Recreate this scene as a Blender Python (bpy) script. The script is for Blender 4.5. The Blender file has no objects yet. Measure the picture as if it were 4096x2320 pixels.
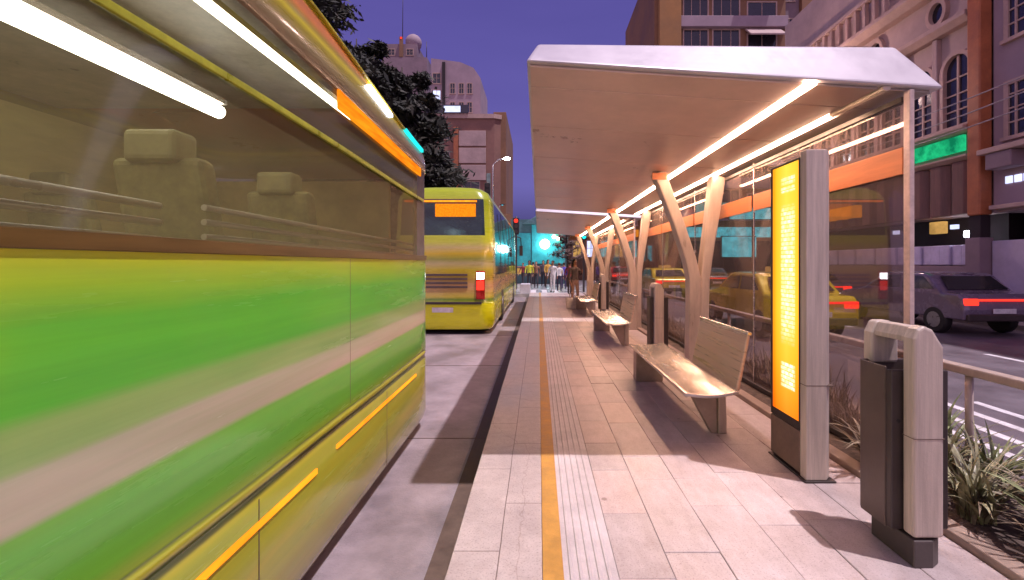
import bpy, bmesh, math, random
from mathutils import Vector, Matrix, noise as mnoise
random.seed(7)
S = bpy.context.scene
COL = S.collection
R = math.radians

# ------------------------------------------------------------------ helpers
def lin(r, g, b):
    f = lambda c: (c/255/12.92) if c/255 <= .04045 else ((c/255+.055)/1.055)**2.4
    return (f(r), f(g), f(b))

def tag(o, label=None, cat=None, group=None, kind=None):
    if label: o['label'] = label
    if cat: o['category'] = cat
    if group: o['group'] = group
    if kind: o['kind'] = kind
    return o

def empty(name, loc, label=None, cat=None, group=None):
    o = bpy.data.objects.new(name, None); COL.objects.link(o)
    o.location = loc; o.empty_display_size = .2
    return tag(o, label, cat, group)

def kids(o):
    return [c for c in bpy.data.objects if c.parent == o]

def copy_tree(o, parent=None, children=None):
    if children is None:
        children = {}
        for c in bpy.data.objects:
            if c.parent: children.setdefault(c.parent, []).append(c)
    c = o.copy(); COL.objects.link(c)
    if parent: c.parent = parent
    for ch in children.get(o, []):
        copy_tree(ch, c, children)
    return c

class MB:
    """collects polygons in world coordinates; build() links ONE mesh object"""
    def __init__(s): s.v = []; s.f = []; s.m = []; s.sm = []
    def add(s, vs, fs, mi=0, smooth=False):
        n = len(s.v); s.v += [tuple(p) for p in vs]
        for f in fs:
            s.f.append([n+i for i in f]); s.m.append(mi); s.sm.append(smooth)
        return s
    def box(s, x0, x1, y0, y1, z0, z1, mi=0):
        vs = [(x0,y0,z0),(x1,y0,z0),(x1,y1,z0),(x0,y1,z0),(x0,y0,z1),(x1,y0,z1),(x1,y1,z1),(x0,y1,z1)]
        return s.add(vs, [(0,3,2,1),(4,5,6,7),(0,1,5,4),(1,2,6,5),(2,3,7,6),(3,0,4,7)], mi)
    def hexa(s, vs, mi=0):
        return s.add(vs, [(0,3,2,1),(4,5,6,7),(0,1,5,4),(1,2,6,5),(2,3,7,6),(3,0,4,7)], mi)
    def prism(s, pts, axis, a, b, mi=0, smooth=False):
        """2-D polygon extruded along axis: 'x' (y,z), 'y' (x,z), 'z' (x,y)"""
        mk = {'x': lambda p, t: (t, p[0], p[1]), 'y': lambda p, t: (p[0], t, p[1]), 'z': lambda p, t: (p[0], p[1], t)}[axis]
        n = len(pts)
        vs = [mk(p, a) for p in pts] + [mk(p, b) for p in pts]
        fs = [tuple(range(n))[::-1], tuple(range(n, 2*n))]
        s.add(vs, fs, mi)
        k = len(s.v) - 2*n
        for i in range(n):
            j = (i+1) % n
            s.f.append([k+i, k+j, k+n+j, k+n+i]); s.m.append(mi); s.sm.append(smooth)
        return s
    def tube(s, pts, r, n=8, mi=0, cap=True):
        pts = [Vector(p) for p in pts]; k = len(pts)
        rs = r if isinstance(r, (list, tuple)) else [r]*k
        base = len(s.v); u = None
        for i, p in enumerate(pts):
            d = (pts[min(i+1, k-1)] - pts[max(i-1, 0)]).normalized()
            if u is None:
                u = d.orthogonal().normalized()
            else:
                u = (u - d*u.dot(d))
                u = u.normalized() if u.length > 1e-6 else d.orthogonal().normalized()
            w = d.cross(u)
            for j in range(n):
                a = 2*math.pi*j/n
                s.v.append(tuple(p + (u*math.cos(a) + w*math.sin(a))*rs[i]))
        for i in range(k-1):
            for j in range(n):
                jj = (j+1) % n
                s.f.append([base+i*n+j, base+i*n+jj, base+(i+1)*n+jj, base+(i+1)*n+j]); s.m.append(mi); s.sm.append(True)
        if cap:
            s.f.append([base+j for j in range(n)][::-1]); s.m.append(mi); s.sm.append(False)
            s.f.append([base+(k-1)*n+j for j in range(n)]); s.m.append(mi); s.sm.append(False)
        return s
    def ball(s, c, r, nu=12, nv=8, mi=0, sz=1.0):
        c = Vector(c); base = len(s.v)
        for i in range(nv+1):
            th = math.pi*i/nv
            for j in range(nu):
                a = 2*math.pi*j/nu
                s.v.append((c.x+r*math.sin(th)*math.cos(a), c.y+r*math.sin(th)*math.sin(a), c.z+r*sz*math.cos(th)))
        for i in range(nv):
            for j in range(nu):
                jj = (j+1) % nu
                s.f.append([base+i*nu+j, base+(i+1)*nu+j, base+(i+1)*nu+jj, base+i*nu+jj]); s.m.append(mi); s.sm.append(True)
        return s
    def build(s, name, mats, parent=None, bevel=0, seg=2):
        off = Vector(parent.matrix_world.translation) if parent else Vector((0,0,0))
        if parent:
            off = Vector((0,0,0)); p = parent
            while p: off += p.location; p = p.parent
        me = bpy.data.meshes.new(name)
        me.from_pydata([tuple(Vector(p)-off) for p in s.v], [], s.f)
        if not isinstance(mats, (list, tuple)): mats = [mats]
        for m in mats: me.materials.append(m)
        me.polygons.foreach_set('material_index', s.m)
        me.polygons.foreach_set('use_smooth', s.sm)
        bm = bmesh.new(); bm.from_mesh(me)
        bmesh.ops.remove_doubles(bm, verts=bm.verts, dist=1e-5)
        bm.to_mesh(me); bm.free()
        me.update()
        o = bpy.data.objects.new(name, me); COL.objects.link(o)
        if parent: o.parent = parent
        if bevel:
            b = o.modifiers.new('bevel', 'BEVEL'); b.width = bevel; b.segments = seg
            b.limit_method = 'ANGLE'; b.angle_limit = R(35)
        return o

# ------------------------------------------------------------------ materials
def newmat(name):
    m = bpy.data.materials.new(name); m.use_nodes = True
    nt = m.node_tree; nt.nodes.clear()
    out = nt.nodes.new('ShaderNodeOutputMaterial')
    return m, nt, out

def N(nt, t, **kw):
    n = nt.nodes.new(t)
    for k, v in kw.items(): setattr(n, k, v)
    return n

def noise_fac(nt, scale, detail=6, rough=.6, vec=None, stretch=None):
    tc = N(nt, 'ShaderNodeTexCoord')
    src = tc.outputs['Object'] if vec is None else vec
    if stretch:
        mp = N(nt, 'ShaderNodeMapping'); mp.inputs['Scale'].default_value = stretch
        nt.links.new(src, mp.inputs['Vector']); src = mp.outputs['Vector']
    n = N(nt, 'ShaderNodeTexNoise'); n.inputs['Scale'].default_value = scale
    n.inputs['Detail'].default_value = detail; n.inputs['Roughness'].default_value = rough
    nt.links.new(src, n.inputs['Vector'])
    return n.outputs['Fac']

def mixc(nt, fac, a, b, mode='MIX'):
    m = N(nt, 'ShaderNodeMix', data_type='RGBA', blend_type=mode)
    def put(sock, v):
        if isinstance(v, (tuple, list)): sock.default_value = (*v[:3], 1)
        elif isinstance(v, (int, float)): sock.default_value = v
        else: nt.links.new(v, sock)
    put(m.inputs[0], fac); put(m.inputs[6], a); put(m.inputs[7], b)
    return m.outputs[2]

def ramp(nt, fac, stops, interp='LINEAR'):
    r = N(nt, 'ShaderNodeValToRGB'); cr = r.color_ramp; cr.interpolation = interp
    while len(cr.elements) < len(stops): cr.elements.new(.5)
    for e, (p, c) in zip(cr.elements, stops):
        e.position = p; e.color = (*c[:3], 1) if isinstance(c, (tuple, list)) else (c, c, c, 1)
    nt.links.new(fac, r.inputs[0])
    return r.outputs[0]

def maprange(nt, v, a, b, c=0, d=1):
    m = N(nt, 'ShaderNodeMapRange'); m.inputs[1].default_value = a; m.inputs[2].default_value = b
    m.inputs[3].default_value = c; m.inputs[4].default_value = d
    nt.links.new(v, m.inputs[0]); return m.outputs[0]

def pmat(name, col, rough=.5, metal=0, var=.25, scale=6, bump=.0, bscale=60, coat=0, rvar=.15, stretch=None, spec=.5):
    """Principled surface: colour mottled by two noises, roughness varied, fine bump"""
    m, nt, out = newmat(name)
    p = N(nt, 'ShaderNodeBsdfPrincipled')
    f1 = noise_fac(nt, scale, 8, .65, stretch=stretch)
    f2 = noise_fac(nt, scale*6, 4, .6, stretch=stretch)
    dark = tuple(c*(1-var*1.3) for c in col); lite = tuple(min(1, c*(1+var)) for c in col)
    c1 = ramp(nt, f1, [(.3, dark), (.7, lite)])
    c2 = ramp(nt, f2, [(.3, (1-var*.5,)*3), (.7, (1.0,)*3)])
    nt.links.new(mixc(nt, 1.0, c1, c2, 'MULTIPLY'), p.inputs['Base Color'])
    nt.links.new(maprange(nt, f1, .3, .7, max(.03, rough-rvar), min(1, rough+rvar)), p.inputs['Roughness'])
    p.inputs['Metallic'].default_value = metal
    p.inputs['Specular IOR Level'].default_value = spec
    if coat: p.inputs['Coat Weight'].default_value = coat; p.inputs['Coat Roughness'].default_value = .08
    if bump:
        b = N(nt, 'ShaderNodeBump'); b.inputs['Strength'].default_value = bump; b.inputs['Distance'].default_value = .01
        nt.links.new(noise_fac(nt, bscale, 6, .7), b.inputs['Height']); nt.links.new(b.outputs[0], p.inputs['Normal'])
    nt.links.new(p.outputs[0], out.inputs[0])
    return m

def emat(name, col, strength, var=0, scale=4, stretch=None, col2=None):
    m, nt, out = newmat(name)
    e = N(nt, 'ShaderNodeEmission'); e.inputs['Strength'].default_value = strength
    e.inputs['Color'].default_value = (*col, 1)
    if var:
        f = noise_fac(nt, scale, 5, .6, stretch=stretch)
        c2 = col2 or tuple(c*(1-var) for c in col)
        nt.links.new(ramp(nt, f, [(.35, c2), (.65, col)]), e.inputs['Color'])
    nt.links.new(e.outputs[0], out.inputs[0])
    return m

def glassmat(name, tint, ior=1.45, rough=.02, body=None, bodyfac=.0, refl=1.0):
    """thin pane: tinted see-through mixed with a mirror reflection by Fresnel (+ a dusting of diffuse)"""
    m, nt, out = newmat(name)
    t = N(nt, 'ShaderNodeBsdfTransparent'); t.inputs[0].default_value = (*tint, 1)
    g = N(nt, 'ShaderNodeBsdfGlossy'); g.inputs['Roughness'].default_value = rough
    fr = N(nt, 'ShaderNodeFresnel'); fr.inputs[0].default_value = ior
    base = t.outputs[0]
    if body:
        d = N(nt, 'ShaderNodeBsdfDiffuse'); d.inputs[0].default_value = (*body, 1)
        mx = N(nt, 'ShaderNodeMixShader')
        nt.links.new(maprange(nt, noise_fac(nt, 1.2, 5, .6, stretch=(1, .25, 1)), .3, .7, bodyfac*.5, bodyfac*1.4), mx.inputs[0])
        nt.links.new(base, mx.inputs[1]); nt.links.new(d.outputs[0], mx.inputs[2]); base = mx.outputs[0]
    mx = N(nt, 'ShaderNodeMixShader')
    nt.links.new(maprange(nt, fr.outputs[0], 0, 1, 0, refl), mx.inputs[0]); nt.links.new(base, mx.inputs[1]); nt.links.new(g.outputs[0], mx.inputs[2])
    nt.links.new(mx.outputs[0], out.inputs[0])
    return m

def sep(nt):
    tc = N(nt, 'ShaderNodeTexCoord'); s = N(nt, 'ShaderNodeSeparateXYZ')
    nt.links.new(tc.outputs['Object'], s.inputs[0]); return s

def paving_mat(name, c1, c2, cm, width, row, x_off=0, offset=.42, rough=.42, bumpk=.5, mortar=.0035):
    m, nt, out = newmat(name)
    p = N(nt, 'ShaderNodeBsdfPrincipled')
    s = sep(nt); cb = N(nt, 'ShaderNodeCombineXYZ')
    ad = N(nt, 'ShaderNodeMath', operation='ADD'); ad.inputs[1].default_value = x_off
    nt.links.new(s.outputs[0], ad.inputs[0])
    # joints are not ruler straight: wobble the lookup a little
    wb = noise_fac(nt, 1.3, 3, .5)
    wa = N(nt, 'ShaderNodeMath', operation='MULTIPLY_ADD'); wa.inputs[1].default_value = .018
    nt.links.new(wb, wa.inputs[0]); nt.links.new(ad.outputs[0], wa.inputs[2])
    nt.links.new(s.outputs[1], cb.inputs[0]); nt.links.new(wa.outputs[0], cb.inputs[1])
    b = N(nt, 'ShaderNodeTexBrick'); b.offset = offset; b.squash = 1
    b.inputs['Color1'].default_value = (*c1, 1); b.inputs['Color2'].default_value = (*c2, 1); b.inputs['Mortar'].default_value = (*cm, 1)
    b.inputs['Scale'].default_value = 1; b.inputs['Mortar Size'].default_value = mortar; b.inputs['Mortar Smooth'].default_value = .3
    b.inputs['Brick Width'].default_value = width; b.inputs['Row Height'].default_value = row; b.inputs['Bias'].default_value = 0
    nt.links.new(cb.outputs[0], b.inputs['Vector'])
    big = noise_fac(nt, 1.6, 8, .7); fine = noise_fac(nt, 90, 3, .7); mid = noise_fac(nt, 14, 6, .7)
    c = mixc(nt, 1, b.outputs[0], ramp(nt, big, [(.3, (.72, .70, .70)), (.65, (1, 1, 1))]), 'MULTIPLY')
    c = mixc(nt, 1, c, ramp(nt, mid, [(.3, (.86, .84, .83)), (.6, (1, 1, 1))]), 'MULTIPLY')
    c = mixc(nt, 1, c, ramp(nt, fine, [(.32, (.62, .58, .56)), (.46, (1, 1, 1))]), 'MULTIPLY')
    v = N(nt, 'ShaderNodeTexVoronoi', feature='DISTANCE_TO_EDGE'); v.inputs['Scale'].default_value = .9
    tc = N(nt, 'ShaderNodeTexCoord'); nz = N(nt, 'ShaderNodeTexNoise'); nz.inputs['Scale'].default_value = 5; nz.inputs['Detail'].default_value = 6
    nt.links.new(tc.outputs['Object'], nz.inputs['Vector'])
    vv = mixc(nt, .12, tc.outputs['Object'], nz.outputs['Color']); nt.links.new(vv, v.inputs['Vector'])
    c = mixc(nt, 1, c, ramp(nt, v.outputs[0], [(0, (.80, .76, .74)), (.004, (1, 1, 1))]), 'MULTIPLY')
    nt.links.new(c, p.inputs['Base Color'])
    nt.links.new(maprange(nt, big, .3, .7, rough-.14, rough+.2), p.inputs['Roughness'])
    bp = N(nt, 'ShaderNodeBump'); bp.inputs['Strength'].default_value = bumpk; bp.inputs['Distance'].default_value = .006
    hm = N(nt, 'ShaderNodeMath', operation='MULTIPLY_ADD'); hm.inputs[1].default_value = -1.2
    nt.links.new(b.outputs['Fac'], hm.inputs[0]); nt.links.new(mid, hm.inputs[2])
    nt.links.new(hm.outputs[0], bp.inputs['Height']); nt.links.new(bp.outputs[0], p.inputs['Normal'])
    nt.links.new(p.outputs[0], out.inputs[0])
    return m

def slab_mat(name, col):
    m, nt, out = newmat(name)
    p = N(nt, 'ShaderNodeBsdfPrincipled'); g = N(nt, 'ShaderNodeNewGeometry')
    a = ramp(nt, g.outputs['Random Per Island'], [(0, tuple(c*.80 for c in col)), (.5, col), (.8, (col[0]*1.04, col[1]*.98, col[2]*.95)), (1, tuple(c*1.1 for c in col))])
    big = noise_fac(nt, 1.1, 8, .72); mid = noise_fac(nt, 12, 8, .75, stretch=(1,.4,1)); fine = noise_fac(nt, 110, 3, .7)
    c = mixc(nt, 1, a, ramp(nt, big, [(.28, (.66,.63,.62)), (.62, (1,1,1))]), 'MULTIPLY')
    c = mixc(nt, 1, c, ramp(nt, mid, [(.3, (.80,.77,.75)), (.6, (1,1,1))]), 'MULTIPLY')
    c = mixc(nt, 1, c, ramp(nt, fine, [(.30, (.58,.54,.52)), (.45, (1,1,1))]), 'MULTIPLY')
    # trodden-in gum and drip spots
    tc = N(nt, 'ShaderNodeTexCoord'); v = N(nt, 'ShaderNodeTexVoronoi'); v.inputs['Scale'].default_value = 3.2
    nt.links.new(tc.outputs['Object'], v.inputs['Vector'])
    c = mixc(nt, 1, c, ramp(nt, v.outputs['Distance'], [(.045, (.55,.50,.48)), (.07, (1,1,1))]), 'MULTIPLY')
    nt.links.new(c, p.inputs['Base Color'])
    nt.links.new(maprange(nt, big, .3, .7, .26, .58), p.inputs['Roughness'])
    bp = N(nt, 'ShaderNodeBump'); bp.inputs['Strength'].default_value = .45; bp.inputs['Distance'].default_value = .005
    nt.links.new(mid, bp.inputs['Height']); nt.links.new(bp.outputs[0], p.inputs['Normal'])
    nt.links.new(p.outputs[0], out.inputs[0])
    return m

def livery_mat(name, z0, z1, stops, rough=.22, streak=.2, coat=.6, tint=(.05, .32, .06), gain=1.45):
    """painted coachwork: fading horizontal bands by height, along-body smears painted in like reflections, clear coat"""
    m, nt, out = newmat(name)
    p = N(nt, 'ShaderNodeBsdfPrincipled')
    s = sep(nt)
    wob = noise_fac(nt, 1.0, 3, .5, stretch=(.4, .5, 2.0))
    ma = N(nt, 'ShaderNodeMath', operation='MULTIPLY_ADD'); ma.inputs[1].default_value = .05
    nt.links.new(wob, ma.inputs[0]); nt.links.new(s.outputs[2], ma.inputs[2])
    z = maprange(nt, ma.outputs[0], z0+.025, z1+.025)
    c = ramp(nt, z, [((h-z0)/(z1-z0), col) for h, col in stops])
    f = noise_fac(nt, 2.0, 6, .6, stretch=(.5, .3, 3.5))  # drawn-out smears imitate reflections along the side
    c = mixc(nt, ramp(nt, f, [(.35, 0), (.75, streak)]), c, tint)
    f3 = noise_fac(nt, 5.0, 5, .6, stretch=(1, .12, 5))
    c = mixc(nt, 1, c, ramp(nt, f3, [(.3, (.88, .88, .86)), (.65, (1, 1, 1))]), 'MULTIPLY')
    c = mixc(nt, 1, c, (gain, gain, gain), 'MULTIPLY')
    nt.links.new(c, p.inputs['Base Color'])
    nt.links.new(maprange(nt, f, .3, .7, rough-.06, rough+.12), p.inputs['Roughness'])
    p.inputs['Coat Weight'].default_value = coat; p.inputs['Coat Roughness'].default_value = .1
    nt.links.new(p.outputs[0], out.inputs[0])
    return m

M = {}
M['stone'] = paving_mat('pink_stone_slabs', (.58,.49,.48), (.50,.42,.41), (.24,.18,.17), .74, .30, x_off=-.095)
M['kerbstone'] = paving_mat('kerb_stone', (.60,.50,.47), (.55,.46,.44), (.24,.18,.16), .95, .245, x_off=.44+.0, offset=.5)
M['tactile'] = pmat('ribbed_tactile_paving', (.58,.50,.50), .5, 0, .2, 2.2, .4, 90)
M['yellow_paint'] = pmat('yellow_line_paint', (.54,.27,.055), .5, 0, .22, 5, .25, 120)
M['busway'] = pmat('busway_concrete', (.31,.255,.275), .5, 0, .34, 1.5, .6, 70)
M['asphalt'] = pmat('asphalt', (.15,.125,.145), .5, 0, .3, 1.2, .5, 120)
M['road_paint'] = pmat('road_paint', (.75,.72,.74), .5, 0, .2, 8)
M['soil'] = pmat('soil', (.13,.09,.075), .95, 0, .5, 12, 1.0, 40)
M['pavement'] = pmat('far_pavement', (.30,.25,.25), .6, 0, .2, 2, .2)
M['wood'] = pmat('pale_cladding', (.60,.49,.42), .42, 0, .24, 4, .15, 50, stretch=(5,5,.25))
M['column'] = pmat('beige_column', (.56,.44,.375), .4, .15, .2, 3, .12, 40, stretch=(2,2,.4))
M['white_metal'] = pmat('white_canopy_metal', (.60,.54,.58), .42, .05, .08, 2.0, .05, 30, rvar=.1)
M['soffit'] = pmat('canopy_soffit', (.66,.49,.43), .34, .25, .14, 1.2, .04, 20, rvar=.08)
M['soffit_grey'] = pmat('canopy_soffit_grey', (.42,.345,.315), .36, .35, .14, 1.2, .04, 20, rvar=.08)
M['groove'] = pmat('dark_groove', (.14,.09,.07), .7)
M['steel'] = pmat('brushed_steel', (.70,.64,.60), .25, .85, .05, 3, .02, 60, stretch=(2,.5,2), rvar=.05)
M['bench_back'] = pmat('brushed_bench_back', (.70,.50,.38), .34, .3, .16, 3, .06, 30, stretch=(4,.3,9))
M['bench_leg'] = pmat('bench_leg', (.40,.30,.25), .45, .2, .2, 4)
M['dark_metal'] = pmat('dark_bin_metal', (.135,.098,.086), .42, .35, .2, 3, .08, 60)
M['darker_metal'] = pmat('darker_metal', (.066,.05,.047), .45, .3, .2, 3)
M['black'] = pmat('black_rubber', (.02,.018,.018), .6)
M['orange'] = pmat('orange_band', (.62,.20,.075), .4, 0, .2, 2.5, .05, 40, stretch=(1,.3,4))
M['orange_pipe'] = pmat('orange_downpipe', (.42,.13,.05), .5, 0, .2, 2)
M['glass'] = glassmat('shelter_glass', (.84,.78,.76), 1.5, .015, (.45,.36,.34), .10, .32)
M['bus_glass'] = glassmat('bus_window_glass', (.66,.62,.46), 1.5, .06, (.36,.32,.14), .30)
M['bus2_glass'] = glassmat('far_bus_glass', (.35,.36,.36), 1.6, .05, (.05,.10,.11), .5)
M['car_glass'] = pmat('car_glass', (.02,.022,.025), .06, 0, .1, spec=.8)
M['lamp_warm'] = emat('tube_light', (1, .60, .385), 51)
M['bus_tube'] = emat('bus_tube_light', (.90,.92,1), 17)
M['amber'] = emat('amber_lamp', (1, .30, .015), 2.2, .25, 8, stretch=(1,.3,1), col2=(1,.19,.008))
M['orange_led'] = emat('orange_led_display', (1, .33, .012), 1.25, .3, 30, stretch=(1,.08,1), col2=(.85,.17,.006))
M['white_lamp'] = emat('white_lamp', (.85,.88,1), 14)
M['orange_lamp'] = emat('orange_street_lamp', (1,.5,.15), 160)
M['red_lamp'] = emat('red_tail_lamp', (1,.035,.02), 2.2)
M['teal_lamp'] = emat('teal_lamp', (.02,.72,.72), 1.5)
M['teal_sign'] = emat('teal_neon_sign', (.04,.50,.56), 1.1, .6, 1.2, col2=(.008,.16,.19))
M['green_sign'] = emat('green_neon_sign', (.02,.62,.24), 1.0, .7, 3.0, col2=(.004,.20,.09))
M['cyan_sign'] = emat('cyan_light_box', (.10,.62,.78), 1.6, .5, 2.5)
M['white_win'] = emat('lit_white_window', (.62,.66,1.0), 1.8, .3, 1.0)
M['warm_win'] = emat('lit_warm_window', (1,.55,.16), .8, .5, 1.5)
M['orange_glow'] = emat('orange_light_box', (1,.32,.03), .75, .3, 2)
M['tyre'] = M['black']
M['rim'] = pmat('wheel_rim', (.35,.34,.34), .35, .7)
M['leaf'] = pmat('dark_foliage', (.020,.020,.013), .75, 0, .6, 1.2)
M['bark'] = pmat('bark', (.06,.042,.032), .9, 0, .4, 6, .5, 20)
M['strap'] = pmat('strap_leaf', (.20,.19,.10), .4, 0, .55, 5, stretch=(1,1,1))
M['dry_grass'] = pmat('dry_grass', (.24,.175,.115), .7, 0, .5, 8)

# world -----------------------------------------------------------------
w = bpy.data.worlds.new('World'); S.world = w; w.use_nodes = True
nt = w.node_tree; nt.nodes.clear()
wo = N(nt, 'ShaderNodeOutputWorld'); bg = N(nt, 'ShaderNodeBackground')
sky = N(nt, 'ShaderNodeTexSky', sky_type='NISHITA'); sky.sun_disc = False
sky.sun_elevation = R(1.0); sky.sun_rotation = R(200)
tc = N(nt, 'ShaderNodeTexCoord'); sx = N(nt, 'ShaderNodeSeparateXYZ'); nt.links.new(tc.outputs['Generated'], sx.inputs[0])
dusk = ramp(nt, sx.outputs[2], [(0, lin(66,62,110)), (.08, lin(78,74,134)), (.17, lin(116,108,186)), (.34, lin(106,97,178)), (.6, lin(90,81,160)), (1, lin(76,68,140))])
sk = mixc(nt, 1, sky.outputs[0], (.06, .05, .11), 'MULTIPLY')
cl = N(nt, 'ShaderNodeTexNoise'); cl.inputs['Scale'].default_value = 2.2; cl.inputs['Detail'].default_value = 7
cm_ = N(nt, 'ShaderNodeMapping'); cm_.inputs['Scale'].default_value = (1, 1, 5); nt.links.new(tc.outputs['Generated'], cm_.inputs[0]); nt.links.new(cm_.outputs[0], cl.inputs[0])
dusk = mixc(nt, 1, dusk, ramp(nt, cl.outputs['Fac'], [(.35, (.90,.91,.93)), (.68, (1.0,1.0,1.0))]), 'MULTIPLY')
add = mixc(nt, .9, sk, dusk)
# unseen afterglow added behind and left of the camera as fill light
dp = N(nt, 'ShaderNodeVectorMath', operation='DOT_PRODUCT'); dp.inputs[1].default_value = (-.45, -.89, .05)
nt.links.new(tc.outputs['Generated'], dp.inputs[0])
glow = ramp(nt, dp.outputs['Value'], [(.05, (0, 0, 0)), (.55, (.36, .25, .27)), (1, (.62, .44, .42))])
add = mixc(nt, 1, add, glow, 'ADD')
nt.links.new(add, bg.inputs[0]); bg.inputs[1].default_value = 1.0
nt.links.new(bg.outputs[0], wo.inputs[0])

# sun = the high white floodlight of the street, behind and right of the camera
sd = bpy.data.lights.new('sun', 'SUN'); sd.energy = 4.1; sd.angle = R(.9); sd.color = (1, .89, .95)
so = bpy.data.objects.new('sun', sd); COL.objects.link(so); so.location = (2, -2, 12)
so.rotation_euler = Vector((-.30, .15, -1)).to_track_quat('-Z', 'Y').to_euler()

# camera ------------------------------------------------------------------
cd = bpy.data.cameras.new('camera'); cam = bpy.data.objects.new('camera', cd); COL.objects.link(cam)
cd.sensor_width = 36; cd.lens = 16.0; cd.clip_end = 2000; cd.clip_start = .05
cam.location = (0, 0, 1.5); cam.rotation_euler = (R(90), 0, 0)
cd.shift_x = -.0259; cd.shift_y = -.0257
S.camera = cam

# ------------------------------------------------------------------ the setting
ROAD = -.25
def struct(name, mb, mat, bevel=0):
    o = mb.build(name, mat, None, bevel); o['kind'] = 'structure'; return o

struct('ground', MB().box(-400, 400, -60, 900, -1, ROAD-.03), M['asphalt'])
struct('busway', MB().box(-12, -.47, -12, 40, ROAD-.02, ROAD), M['busway'])
mb = MB()
for y in (-1.2, 1.3, 4.55, 7.8, 11.1, 14.3): mb.box(-4.2, -.5, y, y+.012, ROAD+.001, ROAD+.004)
for x in (-.56,): mb.box(x-.075, x+.075, -10, 40, ROAD+.0005, ROAD+.0025)  # dark strip laid along the kerb stands for its shade
struct('busway_joints_and_kerb_shade', mb, M['groove'])
# platform
PE = 23.6
struct('platform_base', MB().box(-.42, 2.25, -6, PE-.02, ROAD-.02, -.012), M['pavement'])
struct('kerb', MB().box(-.45, .02, -6, PE, -.24, 0), M['kerbstone'], .008)
mb = MB(); rnd = random.Random(21)
xb = [.3855, .655, .945, 1.265, 1.56, 1.88, 2.243]
for i in range(len(xb)-1):
    y = -6 + rnd.uniform(0, .5)
    mb.box(xb[i]+.0015, xb[i+1]-.0015, -6.2, y-.002, -.05, 0)
    while y < PE-.01:
        L = rnd.choice((.36, .45, .52, .60, .66, .78))*rnd.uniform(.94, 1.06)
        y2 = min(PE, y+L)
        dz = rnd.uniform(-.0022, .0012); tx, ty = rnd.uniform(-.0012,.0012), rnd.uniform(-.0012,.0012)
        x0, x1 = xb[i]+.0006+rnd.uniform(0,.0012), xb[i+1]-.0006-rnd.uniform(0,.0012)
        c = .003
        q = [(x0,y+.001),(x1,y+.001),(x1,y2-.001),(x0,y2-.001)]
        qi = [(x0+c,y+.001+c),(x1-c,y+.001+c),(x1-c,y2-.001-c),(x0+c,y2-.001-c)]
        zs = [dz+tx*sx_+ty*sy_ for sx_, sy_ in ((-1,-1),(1,-1),(1,1),(-1,1))]
        mb.add([(*p, -.05) for p in q]+[(*p, z-.003) for p, z in zip(q, zs)]+[(*p, z) for p, z in zip(qi, zs)],
               [(0,1,5,4),(1,2,6,5),(2,3,7,6),(3,0,4,7),(4,5,9,8),(5,6,10,9),(6,7,11,10),(7,4,8,11),(8,9,10,11)])
        y = y2
struct('platform_paving', mb, slab_mat('stone_slab', (.62,.52,.515)))
struct('joint_bed', MB().box(.386, 2.242, -6, PE, -.048, -.012), pmat('joint_sand', (.20,.145,.13), .9, 0, .3, 10))
struct('yellow_line', MB().box(.021, .122, -6, PE, -.05, .003), M['yellow_paint'])
mb = MB().box(.1225, .3845, -6, PE, -.05, -.002)
for k in range(5):
    x = .16 + k*.0455
    mb.prism([(x-.010,-.002),(x-.006,.0045),(x+.006,.0045),(x+.010,-.002)], 'y', -6, PE)
struct('tactile_paving', mb, M['tactile'])
# planter
struct('planter_kerb', MB().box(2.245, 2.36, -6, 23, -.2, .045).box(3.1, 3.24, -6, 23, ROAD, .06), pmat('planter_kerb_stone', (.36,.26,.21), .6, 0, .2, 4, .3, 60), .01)
# soil with lumps
me = MB(); nx, ny = 10, 220
for j in range(ny):
    for i in range(nx):
        x = 2.355 + (3.105-2.355)*i/(nx-1); y = -5 + 28*j/(ny-1)
        me.v.append((x, y, .005 + .03*mnoise.noise(Vector((x*5, y*5, 0))) + (.012 if 0 < i < nx-1 else -.01)))
for j in range(ny-1):
    for i in range(nx-1):
        a = j*nx+i; me.f.append([a, a+1, a+nx+1, a+nx]); me.m.append(0); me.sm.append(True)
struct('planter_soil', me, M['soil'])
# right road
struct('road', MB().box(3.24, 12.0, -30, 90, ROAD-.02, -.17), M['asphalt'])
struct('pavement', MB().box(12.0, 13.6, -30, 40, ROAD-.02, -.03), M['pavement'], .02)
struct('crossing_paving', MB().box(-6, 3.2, PE+.01, 34, ROAD-.01, -.06), pmat('wet_crossing_paving', (.52,.52,.54), .16, 0, .2, 2, .1, 30))
mb = MB()
for x in (4.05, 4.42, 4.80, 5.2): mb.box(x, x+.11, 2.2, 5.5, -.172, -.166)
for y in (12, 18, 24, 30): mb.box(8.2, 8.32, y, y+3, -.172, -.166)
for y in range(-2, 10, 3): mb.box(8.2, 8.32, y, y+1.4, -.172, -.166)
struct('road_markings', mb, M['road_paint'])
mb = MB()
for k in range(6): mb.box(-2.3+k*.62, -2.0+k*.62, 24.4, 27.2, -.062, -.056)
struct('crossing_stripes', mb, M['road_paint'])
# hills far away
mb = MB(); n = 60; base = len(mb.v)
for i in range(n+1):
    x = -260 + 520*i/n
    h = 14 + 16*abs(mnoise.noise(Vector((x*.012, 3, 0)))) + 6*mnoise.noise(Vector((x*.05, 9, 0)))
    mb.v += [(x, 300, -1), (x, 330, h*1.6), (x, 420, h*2.0), (x, 430, -1)]
for i in range(n):
    for k in range(3):
        a = i*4+k; mb.f.append([a, a+4, a+5, a+1]); mb.m.append(0); mb.sm.append(True)
struct('hills', mb, pmat('hazy_hills', (.20,.17,.30), .95, 0, .25, .02))

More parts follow.
